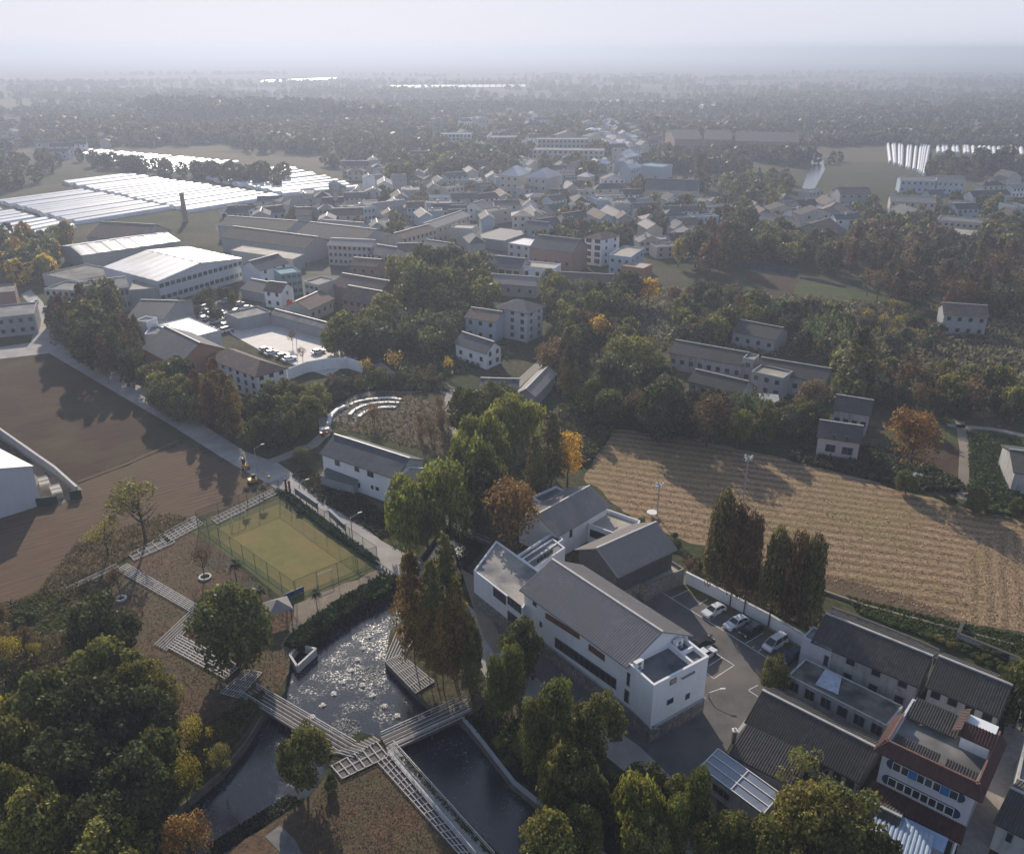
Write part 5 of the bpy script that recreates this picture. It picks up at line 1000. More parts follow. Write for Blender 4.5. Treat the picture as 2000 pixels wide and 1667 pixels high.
woodpoly([(1370,440),(1700,460),(1990,470),(1990,510),(1560,490)],60,[DU,OL,BR],'hazy tree below the right-hand village','hazy trees below the right-hand village',(7,11))
woodpoly([(480,580),(620,600),(640,640),(560,600)],10,[DU,D_],'small trees between the houses behind the square','woods between the central houses',(6,9))
woodpoly([(430,430),(900,360),(1180,380),(1390,450),(1240,480),(960,500),(600,520)],190,[DU,OL,DU,BR],'small garden trees between the packed village houses','woods between the central houses',(4,8))
woodpoly([(930,520),(1080,540),(1080,570),(940,580)],16,[DU,OL,BM],'trees below the window row house','woods between the central houses',(5,8))
woodpoly([(1260,430),(1480,400),(1600,470),(1500,500),(1330,500)],50,[DU,OL,BR,D_],'mixed hazy wood north of the far canal','hazy woods at right',(7,12))
woodpoly([(1200,380),(1540,350),(1560,410),(1300,430)],70,[DU,OL,BR,ME],'mixed hazy wood around the lone redwood','hazy woods at right',(7,12))
woodpoly([(1640,400),(2000,400),(2000,470),(1650,450)],60,[DU,OL],'trees between the right-hand houses','hazy woods at right',(6,10))
woodpoly([(1500,640),(1660,640),(1660,560),(1520,560)],50,[DU,BR,OL,BM],'scrubby wood left of the planted grove','woods beside the planted grove',(5,9))
woodpoly([(1280,640),(1500,660),(1310,690),(1500,800),(1310,740)],40,[DU,OL,BR],'trees tucked round the old compound','woods beside the old compound',(5,8))
woodpoly([(1600,700),(1700,740),(1720,800),(1620,790)],26,[DU,D_,OL],'trees tucked behind the field house','woods beside the field house',(5,9))
woodpoly([(900,300),(1190,300),(1180,370),(900,350),(760,370),(760,330)],180,[DU,D_,OL,DU],'hazy woods around the white pavilions','hazy woods behind the village',(9,15))
woodpoly([(0,470),(0,560),(90,560),(160,520),(150,470)],24,[DU,DD,OL,GI],'hedge wood at the left edge beyond the road','hedge wood at left',(7,11))
woodpoly([(660,650),(900,560),(930,660),(760,700)],30,[DU,OL,BM],'low trees between square and round grove','woods between the central houses',(5,8))
wb=[]
for i in range(26):
    y=150+i*5.5+random.uniform(-2,2); x=random.uniform(-100,300)
    while x<2050:
        l=random.uniform(120,420); wb.append((x,y,x+l,y+random.uniform(-5,5),int(l*.30),random.uniform(8,14),25+max(0,(220-y))*.8)); x+=l+random.uniform(20,260)
wood('far_woodland',wb,LEAFD,COL['dull'],'tree belts fading into the haze across the plain')
wood('far_poplars',[(280,225,620,232,260,22,25),(300,238,760,246,260,20,25),(620,238,760,240,80,20,20),(0,258,300,262,160,12,60),(720,330,1000,322,130,9,60),(560,300,900,312,150,12,60),(350,262,900,282,300,12,60),(1240,285,1700,262,260,12,60),(1250,300,1600,330,260,11,60),(1280,330,1420,345,120,10,30),(1620,262,2010,250,180,12,60),(870,310,1000,330,110,12,30),(1700,238,2010,225,150,12,60),(1400,225,1750,235,160,12,60),(700,215,1200,222,260,13,60)],LEAFD,COL['bld'],'dark rows of poplars and redwoods beyond the polytunnels')
# ================================================================ boardwalks, bridges, decks
def lattice(name,label,quad,cat='boardwalk',nlong=5,cross=1.4,z=.25,fill=0.,rail=False,drop=.0,group=None,zz=.0):
    """quad: four photo corners a->b along one side, d->c along the other; white bars over dark boards"""
    a,b,c,d=(P(x,y,z) for x,y in quad); org=np.array([a[0],a[1],0.]); E=empty(name,org,label,cat,group)
    A,B,C_,D=(p-org for p in (a,b,c,d)); L=(np.linalg.norm(B-A)+np.linalg.norm(C_-D))/2
    dk=MB(); lo=np.array([0,0,-.16]); dk.face([A+lo,B+lo,C_+lo,D+lo] if np.cross(B-A,D-A)[2]>0 else [D+lo,C_+lo,B+lo,A+lo])
    for u,v in ((A,B),(D,C_)): dk.bar(u+[0,0,-.5],v+[0,0,-.5],.2,.3)
    dk.build('deck',[DECK],E)
    mb=MB()
    for i in range(nlong):
        t=i/(nlong-1); mb.bar(A+(D-A)*t,B+(C_-B)*t,.085+.18*fill,.07)
    if cross:
        n=max(1,int(L/cross))
        for i in range(n+1): t=i/n; mb.bar(A+(B-A)*t+[0,0,-.075],D+(C_-D)*t+[0,0,-.075],.085+.1*fill,.07)
    mb.build('strip_frame',[STRIP],E)
    if rail:
        for u,v in ((A,B),(D,C_)):
            r=MB(); n=max(2,int(L/1.8))
            for i in range(n+1): p=u+(v-u)*i/n; r.tube(p,p+[0,0,1.0],.03,n=4)
            r.bar(u+[0,0,1.0],v+[0,0,1.0],.12,.06); r.bar(u+[0,0,.55],v+[0,0,.55],.05,.04); r.build('railing',[STRIP if rail=='w' else METAL],E)
    if drop:
        n=max(2,int(L/5))
        for i in range(n+1):
            for u,v in ((A,B),(D,C_)): p=u+(v-u)*i/n; s=MB(); s.tube(p+[0,0,-.3],p+[0,0,-.3-drop],.12,n=6); s.build('pile',[DECK],E)
    return E
lattice('boardwalk','white barred boardwalk along the far side of the football pitch',[(412,1012),(541,950),(551,958),(424,1022)],nlong=3,cross=.9)
lattice('boardwalk','white barred boardwalk stretch left of the pitch',[(310,1045),(380,1008),(397,1022),(326,1060)],nlong=5,cross=1.0)
lattice('boardwalk','stepped boardwalk stretch beside the thin-leaved tree',[(252,1082),(325,1043),(342,1058),(262,1093)],nlong=3,cross=1.6)
lattice('boardwalk','thin double line of boards leading down to the vegetable plots',[(128,1148),(228,1100),(233,1105),(133,1153)],nlong=2,cross=0)
lattice('boardwalk','long striped boardwalk running from the junction down to the round tree',[(228,1112),(376,1196),(388,1182),(247,1100)],nlong=6,cross=1.3)
lattice('boardwalk','short striped boardwalk arm folding back towards the lawn',[(302,1258),(372,1192),(392,1203),(324,1270)],nlong=6,cross=0)
lattice('boardwalk','wide striped boardwalk from the folded arm to the dark landing',[(326,1262),(440,1325),(468,1300),(348,1238)],nlong=7,cross=1.3,fill=.3)
lattice('landing_deck','dark lattice landing at the head of the left footbridge',[(430,1352),(482,1306),(512,1312),(466,1362)],cat='deck',nlong=8,cross=1.0)
lattice('footbridge','left footbridge with pale rails crossing the canal to the junction',[(468,1356),(654,1470),(697,1458),(502,1344)],cat='footbridge',nlong=5,cross=0,rail='w',drop=1.6,z=.35)
lattice('footbridge','right footbridge with pale rails from the junction to the conifers',[(760,1466),(922,1392),(912,1364),(744,1440)],cat='footbridge',nlong=5,cross=0,rail='w',drop=1.6,z=.35)
lattice('junction_platform','white gridded platform where the two footbridges meet',[(647,1494),(668,1519),(758,1476),(735,1447)],cat='platform',nlong=7,cross=1.1,z=.35,fill=.2)
lattice('junction_landing','boarded corner landing projecting into the pond',[(655,1468),(690,1478),(742,1446),(728,1437)],cat='platform',nlong=10,cross=0,z=.38)
lattice('long_boardwalk','long white gridded boardwalk running off the lower edge',[(738,1488),(905,1676),(930,1676),(756,1470)],nlong=4,cross=1.25,z=.3)
lattice('plank_walk','plank walk with railing beside the gridded boardwalk',[(756,1470),(930,1676),(966,1676),(768,1455)],cat='boardwalk',nlong=10,cross=0,z=.32,rail='w')
lattice('pond_deck','striped deck wing under the redwoods, upper part',[(752,1288),(775,1232),(812,1240),(785,1285)],cat='deck',nlong=7,cross=0,z=.3)
lattice('pond_deck','striped deck wing under the redwoods, lower part',[(752,1290),(812,1352),(848,1330),(782,1276)],cat='deck',nlong=9,cross=1.6,z=.3)
lattice('canal_walk','narrow grey walk along the upstream canal edge',[(846,1012),(958,1060),(962,1054),(852,1008)],cat='walkway',nlong=2,cross=0,z=.5)
# road bridge
def bridge():
    q=[P(790,1143),P(735,1103),P(806,1088),P(886,1160)]; o_=q[0]; E=empty('road_bridge',o_,'concrete road bridge over the canal beside the football pitch','bridge')
    mb=MB(); pts=[(p-o_)[:2] for p in q]; ar=sum(pts[i][0]*pts[(i+1)%4][1]-pts[(i+1)%4][0]*pts[i][1] for i in range(4))
    mb.prism(pts if ar>0 else pts[::-1],-.75,.04); mb.build('deck_slab',[CONC],E)
    for a,b in ((q[0],q[1]),(q[3],q[2])):
        a,b=a-o_,b-o_; r=MB(); r.bar(a+[0,0,.042],b+[0,0,.042],.3,.25); r.bar(a+[0,0,1.0],b+[0,0,1.0],.22,.12)
        for i in range(9): p=a+(b-a)*i/8; r.box((p[0],p[1],.29),.22,.22,.75)
        r.build('parapet',[wallmat('dark_rail_concrete',(.25,.24,.23),(.12,.12,.12),.5)],E)
bridge()
# parapet of the plot by the pond, stone pool
pq=[P(566,1278,.3),P(583,1258,.3),P(617,1266,.3),P(580,1300,.3)]; o_=pq[0]*[1,1,0]; b=MB()
for i in range(4): b.bar((pq[i]-o_)*[1,1,0]+[0,0,-1.0],(pq[(i+1)%4]-o_)*[1,1,0]+[0,0,-1.0],.35,1.35)
ob=b.build('stone_pool',[STRIP]); ob.location=tuple(o_); tag(ob,'small square pool with pale rim at the pond\'s left bank','pool')
# ================================================================ walls and fences
def wallline(name,label,px,h,th,m,cap=None,cat='wall',z0=0):
    pts=[P(x,y) for x,y in px]; o_=pts[0]; E=empty(name,o_,label,cat); b=MB()
    for i in range(len(pts)-1):
        d=(pts[i+1]-pts[i]); d/=np.linalg.norm(d); b.bar(pts[i]-o_+[0,0,z0],pts[i+1]-o_+d*.002+[0,0,z0],th,h)
    b.build('wall',[m],E)
    if cap:
        c=MB()
        for i in range(len(pts)-1): c.bar(pts[i]-o_+[0,0,z0+h+.003],pts[i+1]-o_+[0,0,z0+h+.003],th+.2,.14)
        c.build('coping',[cap],E)
wallline('parking_wall','white rendered wall with tiled coping behind the parked cars',[(1338,1138),(1420,1180),(1500,1222),(1566,1262)],2.3,.3,WHITE,LITR)
wallline('square_wall','long curved white wall closing the village square',[(562,742),(600,727),(640,720),(680,719),(708,728)],3.4,.3,WHITE,None)
wallline('plot_wall','dark wall with pale coping beside the white warehouse plot',[(-40,820),(0,850),(60,893),(110,928),(154,968)],2.2,.3,GREYW,STRIP)
wallline('green_hoarding','dark green hoarding against the warehouse corner',[(73,990),(114,984)],2.0,.1,mat('green_sheet',(.012,.06,.04),(.008,.04,.03),1,.6),cat='hoarding')
wallline('green_hoarding','short dark green hoarding at the end of the plot wall',[(138,975),(161,972)],2.0,.1,MATS['green_sheet'],cat='hoarding')
wallline('canal_kerb','dark wall line along the right canal bank',[(905,1406),(935,1442),(1005,1532),(1105,1612),(1200,1690)],.7,.3,GREYW,None)
wallline('canal_kerb','low bank wall along the left canal',[(512,1402),(480,1454),(430,1514),(370,1564),(300,1624)],.5,.3,MATS['bank_masonry'],None)
wallline('garden_wall','low rubble wall between gardens and rice field',[(1590,1150),(1690,1185),(1850,1228),(1980,1262)],.5,.5,MATS['tan_ground'],None)
wallline('tiled_garden_wall','dark capped garden wall behind the old farmhouse',[(1622,1200),(1700,1230),(1780,1262),(1830,1285)],1.6,.3,OLDW,TILED)
wallline('tiled_garden_wall','dark capped wall around the vegetable plot at right',[(1880,1225),(1868,1250),(1990,1300)],1.4,.3,OLDW,TILED)
for i,(q0,q1) in enumerate((((577,968),(622,1000)),((644,1012),(676,1042)))):
    a,b_=P(*q0),P(*q1); E=empty('notice_board',a,('dark long display board nearest the road bend','dark long display board nearer the road bridge')[i],'display board'); b=MB(); b.bar([0,0,.6],b_-a+[0,0,.6],.15,1.5); b.build('panel',[DARKR],E)
    c=MB(); c.bar([0,0,2.15],b_-a+[0,0,2.15],.6,.12); c.build('cap',[GREYW],E)
    for t in (.02,.5,.98):
        c=MB(); p=(b_-a)*t; c.tube(p,p+[0,0,2.1],.1); c.build('post',[GFR],E)
# pitch fence: green netting on posts
GN,n_,b_=newmat('green_netting'); b_.inputs['Base Color'].default_value=(.03,.10,.07,1); b_.inputs['Alpha'].default_value=.20; GP=mat('green_post',(.05,.14,.10),(.03,.09,.06),2,.5)
def fence(label,px,h=4.2):
    pts=[P(x,y) for x,y in px]; o_=pts[0]; E=empty('pitch_fence',o_,label,'fence','netting fences around the football pitch'); L=np.linalg.norm(pts[1]-pts[0]); d=pts[1]-pts[0]; n=int(L/4)
    b=MB(); b.face([(0,0,0),d,d+[0,0,h],(0,0,h)]); b.build('netting',[GN],E)
    b=MB()
    for z in (.05,h): b.tube([0,0,z],d+[0,0,z],.045,n=4)
    b.build('rail',[GP],E)
    for i in range(n+1): b=MB(); p=d*i/n; b.tube(p,p+[0,0,h],.05,n=5); b.build('post',[GP],E)
fence('green netting fence on the road side of the pitch',[(548,972),(738,1104)])
fence('green netting fence on the pond side of the pitch',[(738,1104),(580,1172)])
fence('green netting fence on the near lawn side of the pitch',[(578,1174),(388,1036)])
fence('green netting fence on the boardwalk side of the pitch',[(388,1034),(546,971)])
b=MB(); zl=.046
def ln(mb,a,b_,w_=.12): 
    a,b_=P(*a),P(*b_); mb.bar([a[0],a[1],zl],[b_[0],b_[1],zl],w_,.004)
for a,c in (((545,987),(716,1103)),((716,1103),(578,1159)),((578,1159),(413,1040)),((413,1040),(545,987))): ln(b,a,c,.07)
ob=struct('pitch_markings',b,[mat('worn_line_paint',(.30,.29,.17),(.2,.19,.1),3,.8)])
for lb,(g0,g1) in (('white goal frame at the pond end of the pitch',((622,1140),(650,1129))),('white goal frame at the boardwalk end of the pitch',((455,1024),(482,1013)))):
    a,c=P(*g0),P(*g1); E=empty('goal',a,lb,'goal'); b=MB(); d=c-a; bk=np.array([-d[1],d[0],0])/np.linalg.norm(d)*1.2
    for p in ((0,0,0),d): b.tube(p,np.array(p)+[0,0,2],.06,n=5); b.tube(np.array(p)+[0,0,2],np.array(p)+bk,.04,n=4)
    b.tube((0,0,2),d+[0,0,2],.06,n=5); b.build('frame',[TRIM],E)
a,c=P(555,1172),P(594,1155); ob=MB(); ob.bar([0,0,.1],c-a+[0,0,.1],.1,1.1); ob=ob.build('blue_banner',[mat('blue_banner_sheet',(.03,.08,.28),(.02,.06,.22),1,.5)]); ob.location=tuple(a); tag(ob,'blue banner hung on the pond side fence','banner')
# parking markings
b=MB(); zl=.064
for a,c in (((1290,1155),(1510,1292)),((1345,1152),(1310,1168)),((1382,1170),(1349,1190)),((1418,1190),(1385,1212)),((1456,1214),(1408,1226)),((1491,1236),(1457,1256)),((1474,1262),(1469,1264)),((1487,1267),(1482,1272)),((1355,1248),(1434,1299)),((1434,1299),(1394,1325)),((1410,1284),(1384,1300)),((1394,1325),(1377,1312)),((1462,1347),(1480,1338)),((1535,1415),(1524,1430)),((1462,1348),(1480,1360))): ln(b,a,c,.14)
struct('parking_markings',b,[PAINT])
ribbon('kerb',[(1288,1148),(1345,1140),(1500,1226),(1560,1262)],.5,.12,CONC)
sheet('verge',[(1290,1150),(1330,1122),(1400,1158),(1350,1150)],.066,TURFG); sheet('verge',[(1340,1138),(1420,1184),(1570,1268),(1560,1285),(1490,1240),(1400,1190),(1345,1158)],.062,TURFG)
# ================================================================ cars
CG=mat('car_glass',(.02,.025,.03),(.015,.02,.025),1,.08,spec=.6); TY=mat('tyre_rubber',(.02,.02,.02),None,1,.8); RIM=mat('wheel_rim',(.35,.35,.36),None,1,.35,metal=.6); LAMP=mat('lamp_glass',(.6,.6,.58),None,1,.2); RED=mat('tail_lamp_red',(.35,.02,.02),None,1,.3)
CARM={}
def paint(nm,c):
    if nm not in CARM: CARM[nm]=mat('car_paint_'+nm,c,tuple(x*.95 for x in c),1,.28,spec=.6)
    return CARM[nm]
def carmeshes(van):
    """length along +x (nose at +x)"""
    prof=[(-2.28,.35),(-2.32,.75),(-2.22,1.0),(-1.2,1.06),(.75,1.02),(1.95,.86),(2.25,.70),(2.3,.40),(2.2,.28),(-2.2,.28)] if not van else [(-2.3,.35),(-2.35,.9),(-2.3,1.12),(0,1.12),(1.3,1.08),(2.05,.95),(2.3,.75),(2.35,.42),(2.25,.28),(-2.25,.28)]
    cab=[(-2.05,1.03),(-1.55,1.42),(-.9,1.50),(.15,1.48),(.95,1.03)] if not van else [(-2.25,1.12),(-2.1,1.78),(-1.5,1.86),(.7,1.84),(1.75,1.10)]
    def ext(pr,w0,w1,rng):
        mb=MB(); n=len(pr)
        for s in (-1,1):
            for x,z in pr:
                t=min(1,max(0,(z-rng[0])/(rng[1]-rng[0]))); mb.v.append((x*(1-.0*t),s*(w0*(1-t)+w1*t),z))
        for i in range(n): j=(i+1)%n; mb.f.append((i,j,n+j,n+i)); mb.m.append(0)
        mb.f.append(tuple(range(n-1,-1,-1))); mb.f.append(tuple(range(n,2*n))); mb.m+=[0,0]; return mb
    body=ext(prof[::-1],.88,.84,(.28,1.0)); glass=ext(cab[::-1],.84,.66,(1.0,1.5 if not van else 1.85))
    roof=MB(); zt=cab[2][1]; x0,x1=cab[1][0]+.15,cab[3][0]+.05; w_=.63; 
    roof.prism([(x0,-w_),(x1,-w_),(x1,w_),(x0,w_)],zt-.05,zt+.035)
    for s in (-1,1):
        for k in (1,3): roof.tube((cab[k][0],s*.66,cab[k][1]),(cab[0 if k==1 else 4][0],s*.82,cab[0][1]+.02),.05,n=4)
        roof.tube(((cab[1][0]+cab[3][0])/2,s*.70,zt-.08),((cab[1][0]+cab[3][0])/2,s*.84,1.03),.045,n=4)
    wh=MB(); wh.tube((0,-.12,0),(0,.12,0),.33,n=14); ri=MB(); ri.tube((0,-.13,0),(0,.13,0),.2,n=10)
    hl=MB(); hl.box((0,0,0),.12,.36,.16)
    return [m.mesh(n_,[]) for m,n_ in ((body,'car_body'),(glass,'car_windows'),(roof,'car_roof'),(wh,'car_tyre'),(ri,'car_rim'),(hl,'car_lamp'))]
CM={0:carmeshes(0),1:carmeshes(1)}
def withmat(me,m):
    k=(me.name,m.name)
    if k not in CARM: c=me.copy(); c.materials.clear(); c.materials.append(m); CARM[k]=c
    return CARM[k]
def car(px,toward,label,c,van=0,group=None,z=.06):
    p=P(*px); q=P(*toward); rz=math.atan2(q[1]-p[1],q[0]-p[0]); E=empty('parked_van' if van else 'parked_car',(p[0],p[1],z),label,'van' if van else 'car',group,rz=rz); B,G,Rf,Wh,Ri,Hl=CM[van]
    inst(withmat(B,paint(*c)),'body',E); inst(withmat(G,CG),'windows',E); inst(withmat(Rf,paint(*c)),'roof',E)
    for x in (-1.4,1.4):
        for y in (-.82,.82): o=inst(withmat(Wh,TY),'wheel',E,(x,y,.33)); inst(withmat(Ri,RIM),'rim',o)
    CARS.append((px[0],c[0]+(' van' if van else ' car'),E,group))
    for y in (-.6,.6): inst(withmat(Hl,LAMP),'headlight',E,(2.2,y,.62)); inst(withmat(Hl,RED),'tail_light',E,(-2.24,y,.75))
CARS=[]
WC=('white',(.72,.73,.75)); BC=('black',(.02,.02,.022)); GC=('grey',(.2,.21,.22)); RC=('red',(.35,.04,.03)); SC=('silver',(.45,.46,.48)); NC=('navy',(.03,.05,.10))
car((1393,1198),(1372,1208),'white car parked in the first bay, nearest the middle hall',WC)
car((1437,1222),(1414,1233),'white car with dark sunroof in the middle bay of the parking ground',WC)
car((1513,1262),(1492,1275),'silver white van parked by the white wall',WC,1)
car((1543,1287),(1524,1300),'dark navy car beside the white van',NC)
car((1466,1236),(1444,1249),'black car in the shade between the white car and van',BC)
car((1376,1283),(1400,1268),'white car half hidden behind the hall terrace',WC)
car((1370,1262),(1392,1250),'black car behind the hall terrace parapet',BC)
car((1788,937),(1806,931),'silver car half in the bushes below the big orange-brown tree',SC)
SQ='cars parked on the village square'
for (x,y,lb,c,v) in ((519,686,'dark car in the square, leftmost of its row',GC,0),(531,692,'white car in the square, second of its row',WC,0),(553,698,'dark car in the square, third of its row',BC,0),(566,704,'silver white car nearest the square\'s curved wall',WC,0),(622,690,'white car under the trees at the right of the square',WC,0)): car((x,y),(x+12,y-3),lb,c,v,SQ)
for (x,y,lb,c,v) in ((66,598,'white van on the road at the left junction',WC,1),(90,606,'dark car by the white four-storey block',GC,0),(64,643,'pale car parked beside the corner shop',SC,0),(70,592,'small white car behind the van at the junction',WC,0)): car((x,y),(x+2,y-12),lb,c,v)
random.seed(21)
for i in range(34):
    x,y=random.uniform(345,495),random.uniform(588,652)
    if not inside((x,y),[(335,600),(430,580),(500,600),(440,650),(385,655)]) : continue
    car((x,y),(x+10,y+random.choice((-3,4,-8))),'small vehicle parked in the crowded yard beside the square',random.choice((WC,WC,WC,SC,GC,RC,BC)),random.choice((0,0,1)),'vehicles in the crowded yard')
relabel([(a,b_,c_) for a,b_,c_,g_ in CARS if g_=='vehicles in the crowded yard'],'crowded yard beside the square')
# ================================================================ small things
def pole(px,top,label,arm=None,name='street_lamp'):
    p=P(*px); h=hz(p,top); E=empty(name,p,label,'street lamp'); b=MB(); b.tube((0,0,0),(0,0,h),.11,.07); b.build('pole',[METAL],E)
    if arm is not None:
        d=np.array([math.cos(arm),math.sin(arm),0]); b=MB(); b.tube((0,0,h),d*1.6+[0,0,h+.7],.05,n=5); b.build('arm',[METAL],E); b=MB(); b.bar(d*1.5+[0,0,h+.68],d*2.3+[0,0,h+.74],.25,.1); b.build('lamp_head',[TRIM],E)
pole((689,1058),1011,'street lamp with raised arm between road and pitch',math.radians(25)); pole((503,922),876,'street lamp with arm at the upper road',math.radians(25)); pole((586,965),945,'low lamp post beside the display board',math.radians(25))
pole((1384,1363),1352,'short lamp post at the hall\'s stone corner',math.radians(0))
for (px,top,lb) in (((1451,979),890,'tall pale mast with dish clusters standing in the rice field'),((1283,1008),944,'tall pale mast at the rice field\'s near edge')):
    p=P(*px); h=hz(p,top); E=empty('antenna_mast',p,lb,'mast'); b=MB(); b.tube((0,0,0),(0,0,h),.16,.09); b.build('pole',[METAL],E)
    for k in range(5):
        b=MB(); a=k*1.26; q=np.array([math.cos(a)*.7,math.sin(a)*.7,h-.3-.4*(k%2)]); b.tube((0,0,h-.4),q,.04,n=4); b.box(q-[0,0,.35],.35,.2,.75,rz=a); b.build('antenna',[TRIM],E)
p=P(1273,1008); E=empty('white_dish',p,'white round basin on a stand at the rice field\'s near edge','basin'); b=MB(); b.tube((0,0,.9),(0,0,1.05),.9,1.1,16); b.build('dish',[TRIM],E); b=MB(); b.tube((0,0,0),(0,0,.9),.1); b.build('stand',[METAL],E)
p=P(363,433); h=hz(p,377); E=empty('brick_chimney',p,'brown brick chimney stack before the polytunnels','chimney'); b=MB(); b.tube((0,0,0),(0,0,h-1),1.6,1.1,10); b.build('stack',[PINKW],E); b=MB(); b.tube((0,0,h-1),(0,0,h),1.3,1.3,10); b.build('rim',[PINKW],E)
p=P(657,412); h=hz(p,352); E=empty('water_tower',p,'round headed water tower among the village roofs','water tower'); b=MB(); b.tube((0,0,0),(0,0,h-6),1.6,1.3,10); b.build('shaft',[GREYW],E); b=MB(); b.tube((0,0,h-6.5),(0,0,h-4.5),1.6,3.4,14); b.tube((0,0,h-4.5),(0,0,h-1.5),3.4,3.4,14,cap=False); b.tube((0,0,h-1.5),(0,0,h),3.4,.6,14); b.build('tank',[GREYW],E)
p=P(847,280); h=hz(p,232); E=empty('mast',p,'slim tower with round head in the haze','tower'); b=MB(); b.tube((0,0,0),(0,0,h),1.2,.8,8); b.build('shaft',[GREYW],E); b=MB(); b.tube((0,0,h-4),(0,0,h),3.5,3.0,10); b.build('head',[GREYW],E)
p=P(579,662); h=hz(p,584); E=empty('flagpole',p,'flagpole with red flag on the village square','flagpole'); b=MB(); b.tube((0,0,0),(0,0,h),.12,.07); b.build('pole',[METAL],E)
b=MB()
for i in range(6): x0,x1=-i*.32,-(i+1)*.32; b.face([(x0,.15*math.sin(i),h-1.4-.12*i),(x1,.15*math.sin(i+1),h-1.4-.12*(i+1)),(x1,.15*math.sin(i+1),h-.1-.12*(i+1)),(x0,.15*math.sin(i),h-.1-.12*i)])
b.build('flag',[mat('red_cloth',(.65,.06,.03),(.5,.04,.02),2,.7)],E)
for (px,lb) in (((572,668),'small tree in red and green leaf on the square, left one'),((592,700),'small tree in red and green leaf on the square, right one')): T('bare',px[0],px[1]-26,px[1]+8,26,lb,'metar')
# picnic pavilion at the pitch corner
p=P(546,1208); E=empty('garden_pavilion',p,'small grey hip-roofed pavilion beside the round dark tree','pavilion'); b=MB()
c=[(-2.1,-2.1,2.7),(2.1,-2.1,2.7),(2.1,2.1,2.7),(-2.1,2.1,2.7)]
for i in range(4): b.face([c[i],c[(i+1)%4],(0,0,4.0)]); 
b.face([(x,y,2.68) for x,y,_ in c[::-1]]); b.build('roof',[TILE],E)
for x,y in ((-1.7,-1.7),(1.7,-1.7),(1.7,1.7),(-1.7,1.7)): b=MB(); b.tube((x,y,0),(x,y,2.69),.1); b.build('post',[WOOD],E)
E.rotation_euler=(0,0,.5)
# amphitheatre benches
def arc(label,px,h=.45):
    pts=[P(x,y) for x,y in px]; o_=pts[0]; E=empty('curved_bench',o_,label,'bench','curved benches of the amphitheatre'); b=MB()
    for i in range(len(pts)-1): b.bar(pts[i]-o_,pts[i+1]-o_,.9,h)
    b.build('seat',[TRIM],E)
arc('longest, outermost white curved bench of the amphitheatre',[(684,792),(690,788.5),(698.5,785.5),(710,783),(723,781),(738,779.5),(754,778.6),(770,779),(783,781.6)])
arc('middle white curved bench of the amphitheatre',[(683,811.5),(690,804),(698.5,798.5),(710,793.5),(724.5,790),(740,788),(757,787),(780,788)])
arc('shortest, innermost white curved bench of the amphitheatre',[(701,815.4),(708,809),(718,803.7),(730,800),(744,797.2),(758,796.6),(772.6,797.2)])
arc('pale curved kerb wall closing the amphitheatre at left',[(641,832),(644,823),(648,813),(659.5,802.4),(674,796)],.8)
sheet('amphitheatre_floor',[(648,822),(660,803),(684,793),(723,783),(783,783),(775,798),(718,806),(701,817),(690,830)],.08,ASPH)
# pond sprays
SPR,n_,b_=newmat('white_spray'); b_.inputs['Base Color'].default_value=(.9,.9,.92,1); b_.inputs['Roughness'].default_value=.3
tr_=N(n_,'ShaderNodeBsdfTranslucent'); tr_.inputs[0].default_value=(.95,.93,.9,1); mx_=N(n_,'ShaderNodeMixShader',i_Fac=.75); n_.links.new(b_.outputs[0],mx_.inputs[1]); n_.links.new(tr_.outputs[0],mx_.inputs[2]); n_.links.new(mx_.outputs[0],n_.nodes['Material Output'].inputs[0])
sp=[(720,1244),(709,1266),(698,1288),(686,1309),(670,1332),(652,1355),(630,1377),(609,1400),(708,1338),(728,1358),(751,1379),(776,1398)]
smesh=[]
for k in range(3):
    n=80; a=RNG.random(n)*6.28; r=RNG.random(n)**.8*.5; c=np.stack([np.cos(a)*r,np.sin(a)*r,.05+0.45*(1-r/.55)*RNG.random(n)],1); u,v=leaves(c,rdir(n),.075*np.ones(n)); smesh.append(quads_to_mesh('spray_drops',c,u,v,SPR))
for i,(x,y) in enumerate(sp):
    p=P(x,y,-1.1); E=empty('fountain_spray',p,'small white fountain spray in the '+('left row of the pond' if i<8 else 'right row of the pond'),'fountain','fountain sprays in the '+('left' if i<8 else 'right')+' row'); E['label']=['fountain spray nearest the redwood deck\'s upper tip','second spray of the left row from its far end','third spray of the left row from its far end','fourth spray of the left row, beside the large lily patch','fifth spray of the left row from its far end','sixth spray of the left row from its far end','seventh spray of the left row, close to the left bank','last spray of the left row, beside the left footbridge','spray just below the large lily patch','second spray below the large lily patch','spray in front of the redwood deck wall','spray nearest the right footbridge'][i]
    inst(smesh[i%3],'drops',E); b=MB(); b.tube((0,0,0),(0,0,.12),.25,.2,10); b.build('float',[TRIM],E)
def lily(px,r,n,label):
    p=P(*px,-1.1); b=MB()
    for i in range(n):
        a=random.random()*6.28; d=r*math.sqrt(random.random()); x,y=math.cos(a)*d*1.2,math.sin(a)*d; rr=random.uniform(.05,.11); z=.02+random.random()*.1; b.face([(x+rr*math.cos(t),y+rr*math.sin(t),z+.05*math.sin(t+i)) for t in (0,.9,1.8,2.7,3.6,4.5,5.4)])
    o=b.build('lily_patch',[mat('dry_lily_pad',(.58,.56,.47),(.2,.2,.15),4,.6)]); o.location=tuple(p); tag(o,label,'lily pads',kind='stuff')
lily((722,1315),1.8,300,'round patch of pale lily pads in the middle of the pond'); lily((674,1423),2.0,260,'round patch of pale lily pads beside the junction platform')
